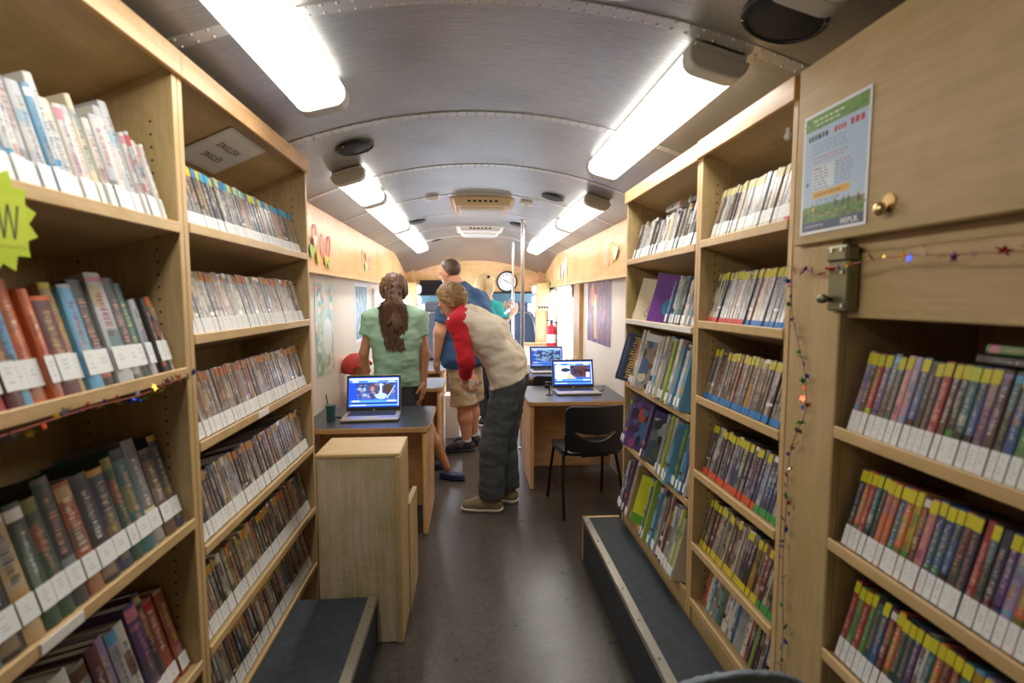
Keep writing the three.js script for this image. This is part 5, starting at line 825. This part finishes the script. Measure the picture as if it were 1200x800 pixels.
garland('foil star garland strung along a shelf edge of the bookcase', [[-0.735, 1.302, -1.44], [-0.733, 1.294, -1.32], [-0.733, 1.285, -1.2], [-0.732, 1.29, -1.05], [-0.733, 1.285, -0.85], [-0.733, 1.29, -0.6]], 34, [0.004, 0.011, 0.01]);
garland('foil star garland strung across the latch of the tall cupboard', [[0.826, 1.583, -1.305], [0.815, 1.566, -1.2], [0.812, 1.57, -1.1], [0.82, 1.58, -0.95], [0.815, 1.572, -0.8], [0.82, 1.565, -0.6]], 24, [0.004, 0.01, 0.01]);
garland('foil star garland hanging down the cupboard stile', [[0.831, 1.58, -1.303], [0.831, 1.45, -1.29], [0.831, 1.33, -1.235], [0.831, 1.22, -1.22], [0.831, 1.1, -1.275], [0.831, 0.95, -1.28], [0.831, 0.8, -1.285], [0.831, 0.6, -1.27], [0.831, 0.42, -1.275]], 46, [0.003, 0.012, 0.014], 0x9a6a7a);
// ---------------------------------------------------------------- paper cutouts pinned on the valances
function cutout(label, x, y, z, s, cols) {
  const o = thing('paper_cutout', label, 'decoration', [x, y, z], s > 0 ? -Math.PI / 2 : Math.PI / 2);
  const heart = (r) => { const h = new THREE.Shape(); h.moveTo(0, -r); h.bezierCurveTo(-r * 1.6, r * 0.2, -r * 0.9, r * 1.4, 0, r * 0.5); h.bezierCurveTo(r * 0.9, r * 1.4, r * 1.6, r * 0.2, 0, -r); return h; };
  const ring = (r) => { const h = new THREE.Shape(); h.absellipse(0, 0, r * 0.7, r * 1.2, 0, Math.PI * 2); const q = new THREE.Path(); q.absellipse(0, 0, r * 0.5, r * 0.95, 0, Math.PI * 2, true); h.holes.push(q); return h; };
  cols.forEach(([c, dx, dy, r, kind], i) => part(kind ? 'paper_loop' : 'paper_petal', clean(extrude(kind ? ring(r) : heart(r), 0.003)), std(c, 0.6), o, [dx, dy, 0.002 + 0.004 * i], [0, 0, rr(-0.5, 0.5)]));
}
const VLX = -0.988, VRX = 1.148;
cutout('pink and green paper cutout on the valance above the garden poster', VLX, 1.84, -3.42, -1, [['#e69ab0', 0.0, 0.06, 0.06, 1], ['#93c05a', -0.07, -0.05, 0.05], ['#d8b84a', 0.05, -0.08, 0.05], ['#e07a94', 0.12, 0.0, 0.065, 1], ['#e8d8c0', -0.04, 0.02, 0.04]]);
cutout('pink loop paper cutout with yellow petal near the garden poster', VLX, 1.83, -3.72, -1, [['#e86a8a', 0.02, 0.02, 0.07, 1], ['#e0c24a', -0.06, -0.07, 0.045], ['#a4c46a', 0.0, -0.1, 0.035]]);
cutout('pale pink paper cutout on the valance above the white-bordered poster', VLX, 1.83, -4.9, -1, [['#eeb0b8', 0.0, 0.04, 0.06, 1], ['#b8d088', 0.12, -0.04, 0.05], ['#e8c87a', 0.16, 0.06, 0.05], ['#e894a4', 0.26, 0.0, 0.06, 1]]);
cutout('yellow and green paper cutout on the valance above the canyon poster', VRX, 1.86, -4.2, 1, [['#e6d04a', 0.0, 0.05, 0.05], ['#c8b040', 0.03, -0.03, 0.05], ['#e8b4c8', -0.12, -0.02, 0.06, 1], ['#c8e0c4', 0.13, 0.0, 0.07]]);
cutout('pastel paper cutout cluster on the valance above the tall window', VRX, 1.84, -6.4, 1, [['#e6efd8', 0.1, 0.04, 0.12], ['#f0c0b8', -0.1, -0.02, 0.1], ['#e89a94', -0.2, 0.0, 0.08, 1], ['#c8e4c8', 0.16, -0.08, 0.09, 1], ['#f0e0a8', -0.28, -0.04, 0.08]]);
cutout('orange and yellow paper cutout on the valance by the cream box', VRX, 1.82, -7.5, 1, [['#e8b84a', 0, 0.02, 0.08], ['#e69a8a', 0.15, 0, 0.08, 1], ['#9ab850', -0.1, -0.14, 0.08]]);
// ---------------------------------------------------------------- bulkhead things
{
  const o = thing('wall_clock', 'round black-rimmed wall clock on the wooden bulkhead', 'clock', [0.562, 1.753, FRONT + 0.001]);
  part('rim', lathe([[0.165, 0], [0.165, 0.03], [0.155, 0.038], [0.142, 0.03], [0.142, 0.012]], 40).rotateX(Math.PI / 2), M.black, o);
  part('dial', new THREE.CircleGeometry(0.145, 40).translate(0, 0, 0.014), canvasMat(256, 256, (g) => { bar(g, '#eef0f4', 0, 0, 256, 256); g.fillStyle = '#20232a'; g.font = 'bold 26px sans-serif'; g.textAlign = 'center'; for (let i = 1; i <= 12; i++) { const a = i * Math.PI / 6; g.fillText(String(i), 128 + 98 * Math.sin(a), 137 - 98 * Math.cos(a)); } }), o);
  part('hour_hand', BX(-0.005, 0.005, -0.01, 0.075, 0.017, 0.019, 0.0005), M.black, o, [0, 0, 0], [0, 0, 1.05]); part('minute_hand', BX(-0.0035, 0.0035, -0.012, 0.115, 0.021, 0.023, 0.0005), M.black, o, [0, 0, 0], [0, 0, -2.0]);
  const tv = thing('wall_screen', 'black flat screen mounted on the wooden bulkhead', 'screen', [-0.56, 1.655, FRONT + 0.03]); part('housing', clean(new RoundedBoxGeometry(0.46, 0.24, 0.04, 2, 0.008)), M.black, tv); part('screen', BX(-0.215, 0.215, -0.105, 0.105, 0.02, 0.022, 0.0005), std(0x10141f, 0.12), tv); part('mount', BX(-0.06, 0.06, -0.06, 0.06, -0.029, -0.02, 0.002), M.dark, tv);
  function box(label, x, s) {
    const b = thing('cream_box', label, 'wall box', [x, 1.31, FRONT + 0.29]); part('case', clean(new RoundedBoxGeometry(0.2, 0.42, 0.3, 3, 0.02)), M.cream, b, [0, 0.21, 0]);
    for (const y of [0.16, 0.32]) { const r = part('round_lamp', lathe([[0, 0.07], [0.04, 0.066], [0.065, 0.05], [0.07, 0.02], [0.07, 0]], 24).rotateZ(s * Math.PI / 2), M.white, b, [-s * 0.1, y, 0.08]); part('lamp_ring', new THREE.TorusGeometry(0.055, 0.01, 8, 24).rotateY(Math.PI / 2), M.capgrey, r, [-s * 0.045, 0, 0]); }
    for (let i = 0; i < 4; i++) part('vent_slot', BX(-0.016, 0.016, -0.02, 0.02, 0, 0.003, 0.0005), M.dark, b, [-0.06 + i * 0.04, 0.05, 0.149]);
  }
  box('cream wall box with round white lamps beside the bulkhead clock', 1.08, 1); box('cream wall box with round white lamps beside the flat screen', -0.9, -1);
  // grab poles
  one('grab_pole', merge([cyl(0.016, 0.016, 2.2, 16).translate(0, 1.1, 0), cyl(0.035, 0.035, 0.012, 20).translate(0, 0.006, 0)]), M.steel, 'slim steel grab pole farther from the window', 'pole', [0.53, 0.0, -6.6]);
  one('grab_pole', merge([cyl(0.018, 0.018, 2.25, 16).translate(0, 1.125, 0), cyl(0.04, 0.04, 0.012, 20).translate(0, 0.006, 0), cyl(0.04, 0.04, 0.012, 20).translate(0, 2.244, 0)]), M.steel, 'thicker steel grab pole reaching the ceiling by the window desk', 'pole', [0.5, 0.0, -5.05 - 0.02]);
  // fire extinguisher on the wall between the windows
  const f = thing('fire_extinguisher', 'red fire extinguisher hung between the two bright side windows', 'extinguisher', [1.13, 0.78, -7.28]);
  part('cylinder', lathe([[0, 0], [0.062, 0], [0.07, 0.012], [0.07, 0.27], [0.06, 0.31], [0.03, 0.335], [0.022, 0.345], [0.022, 0.36], [0, 0.36]], 24), M.red, f); part('label_band', cyl(0.0712, 0.0712, 0.12, 24).translate(0, 0.15, 0), M.paper, f); part('valve', merge([cyl(0.02, 0.02, 0.04, 12).translate(0, 0.375, 0), BX(-0.07, 0.03, 0.395, 0.41, -0.01, 0.01, 0.003), BX(-0.06, 0.02, 0.43, 0.44, -0.01, 0.01, 0.003)]), M.black, f); part('hose', tube([[0.02, 0.38, 0], [0.085, 0.36, 0.01], [0.09, 0.2, 0.01], [0.085, 0.1, 0.01]], 0.009, 20), M.black, f); part('bracket', BX(0.06, 0.1, 0.1, 0.14, -0.03, 0.03, 0.003), M.dark, f);
  // cab seats
  function seat(label, x, z, mat) {
    const q = thing('cab_seat', label, 'seat', [x, 0, z]); part('pedestal', BX(-0.16, 0.16, 0, 0.4, -0.16, 0.16, 0.01), M.dark, q); part('cushion', clean(new RoundedBoxGeometry(0.5, 0.14, 0.5, 4, 0.05)), mat, q, [0, 0.46, 0]);
    const g = clean(extrude(roundRect(0.5, 0.78, 0.16), 0.1, 0.025, 3)); part('backrest', g, mat, q, [0, 0.9, 0.16], [-0.12, 0, 0]); part('headrest', clean(new RoundedBoxGeometry(0.26, 0.16, 0.1, 4, 0.04)), mat, q, [0, 1.36, 0.26]); for (const s of [-1, 1]) part('headrest_post', cyl(0.007, 0.007, 0.12, 8), M.steel, q, [s * 0.06, 1.28, 0.24]);
    part('back_piping', tube([[-0.22, 0.6, 0.27], [-0.235, 1.0, 0.27], [-0.15, 1.245, 0.24], [0.15, 1.245, 0.24], [0.235, 1.0, 0.27], [0.22, 0.6, 0.27]], 0.008, 40), M.capgrey, q);
  }
  seat('blue-grey cab seat beyond the grab poles', 0.8, -8.75, M.seatblue); seat('dark grey cab seat under the flat screen', -0.62, -8.75, M.seatgrey);
  // dividing post and counter ledge by the entry
  const tr = struct('trim_4', 'brown wooden post in front of the cab window', 'trim'); part('post', BX(1.0, 1.06, 0, 1.3, -8.1, -8.0, 0.004), M.oak, tr); 
  const ld = thing('entry_partition', 'low cream partition with oak ledge beside the entry', 'partition', [0.98, 0, -7.75]); part('panel', BX(-0.2, 0.2, 0, 0.8, -0.02, 0.02, 0.004), M.wallpanel, ld); part('ledge', BX(-0.21, 0.21, 0.8, 0.83, -0.06, 0.06, 0.004, 'x'), M.oak, ld);
  // white carton in the aisle beyond the tall man
  const wb = thing('white_carton', 'white carton on the floor beyond the tall man\'s legs', 'box', [-0.21, 0, -5.62]); part('body', cbox(0.15, 0.44, 0.2, 0.004), M.paper, wb, [0, 0.22, 0]); part('lid', cbox(0.16, 0.05, 0.21, 0.004), M.white, wb, [0, 0.44, 0]);
  // small card in the bending man's hands
  one('paper_card', cbox(0.085, 0.11, 0.002, 0.0005), M.paper, 'small white card held in the bending man\'s hands', 'card', [0.0, 0.875, -3.6], [0.2, 0.5, -0.4]);
}
// ---------------------------------------------------------------- laptop cables
one('laptop_cable', tube([[-0.86, 0.704, -3.5], [-0.95, 0.704, -3.55], [-1.0, 0.704, -3.66], [-1.03, 0.72, -3.78], [-1.055, 0.8, -3.83]], 0.004, 40), M.black, 'black cable trailing from the blue-screen laptop to the poster wall', 'cable');
one('laptop_cable', tube([[1.07, 0.704, -4.34], [1.13, 0.704, -4.36], [1.16, 0.704, -4.48], [1.2, 0.704, -4.6]], 0.0035, 40), M.black, 'black cable trailing from the chair-desk laptop', 'cable');
scene.traverse((o) => { if (o.isLight) o.castShadow = true; });
renderer.render(scene, camera);
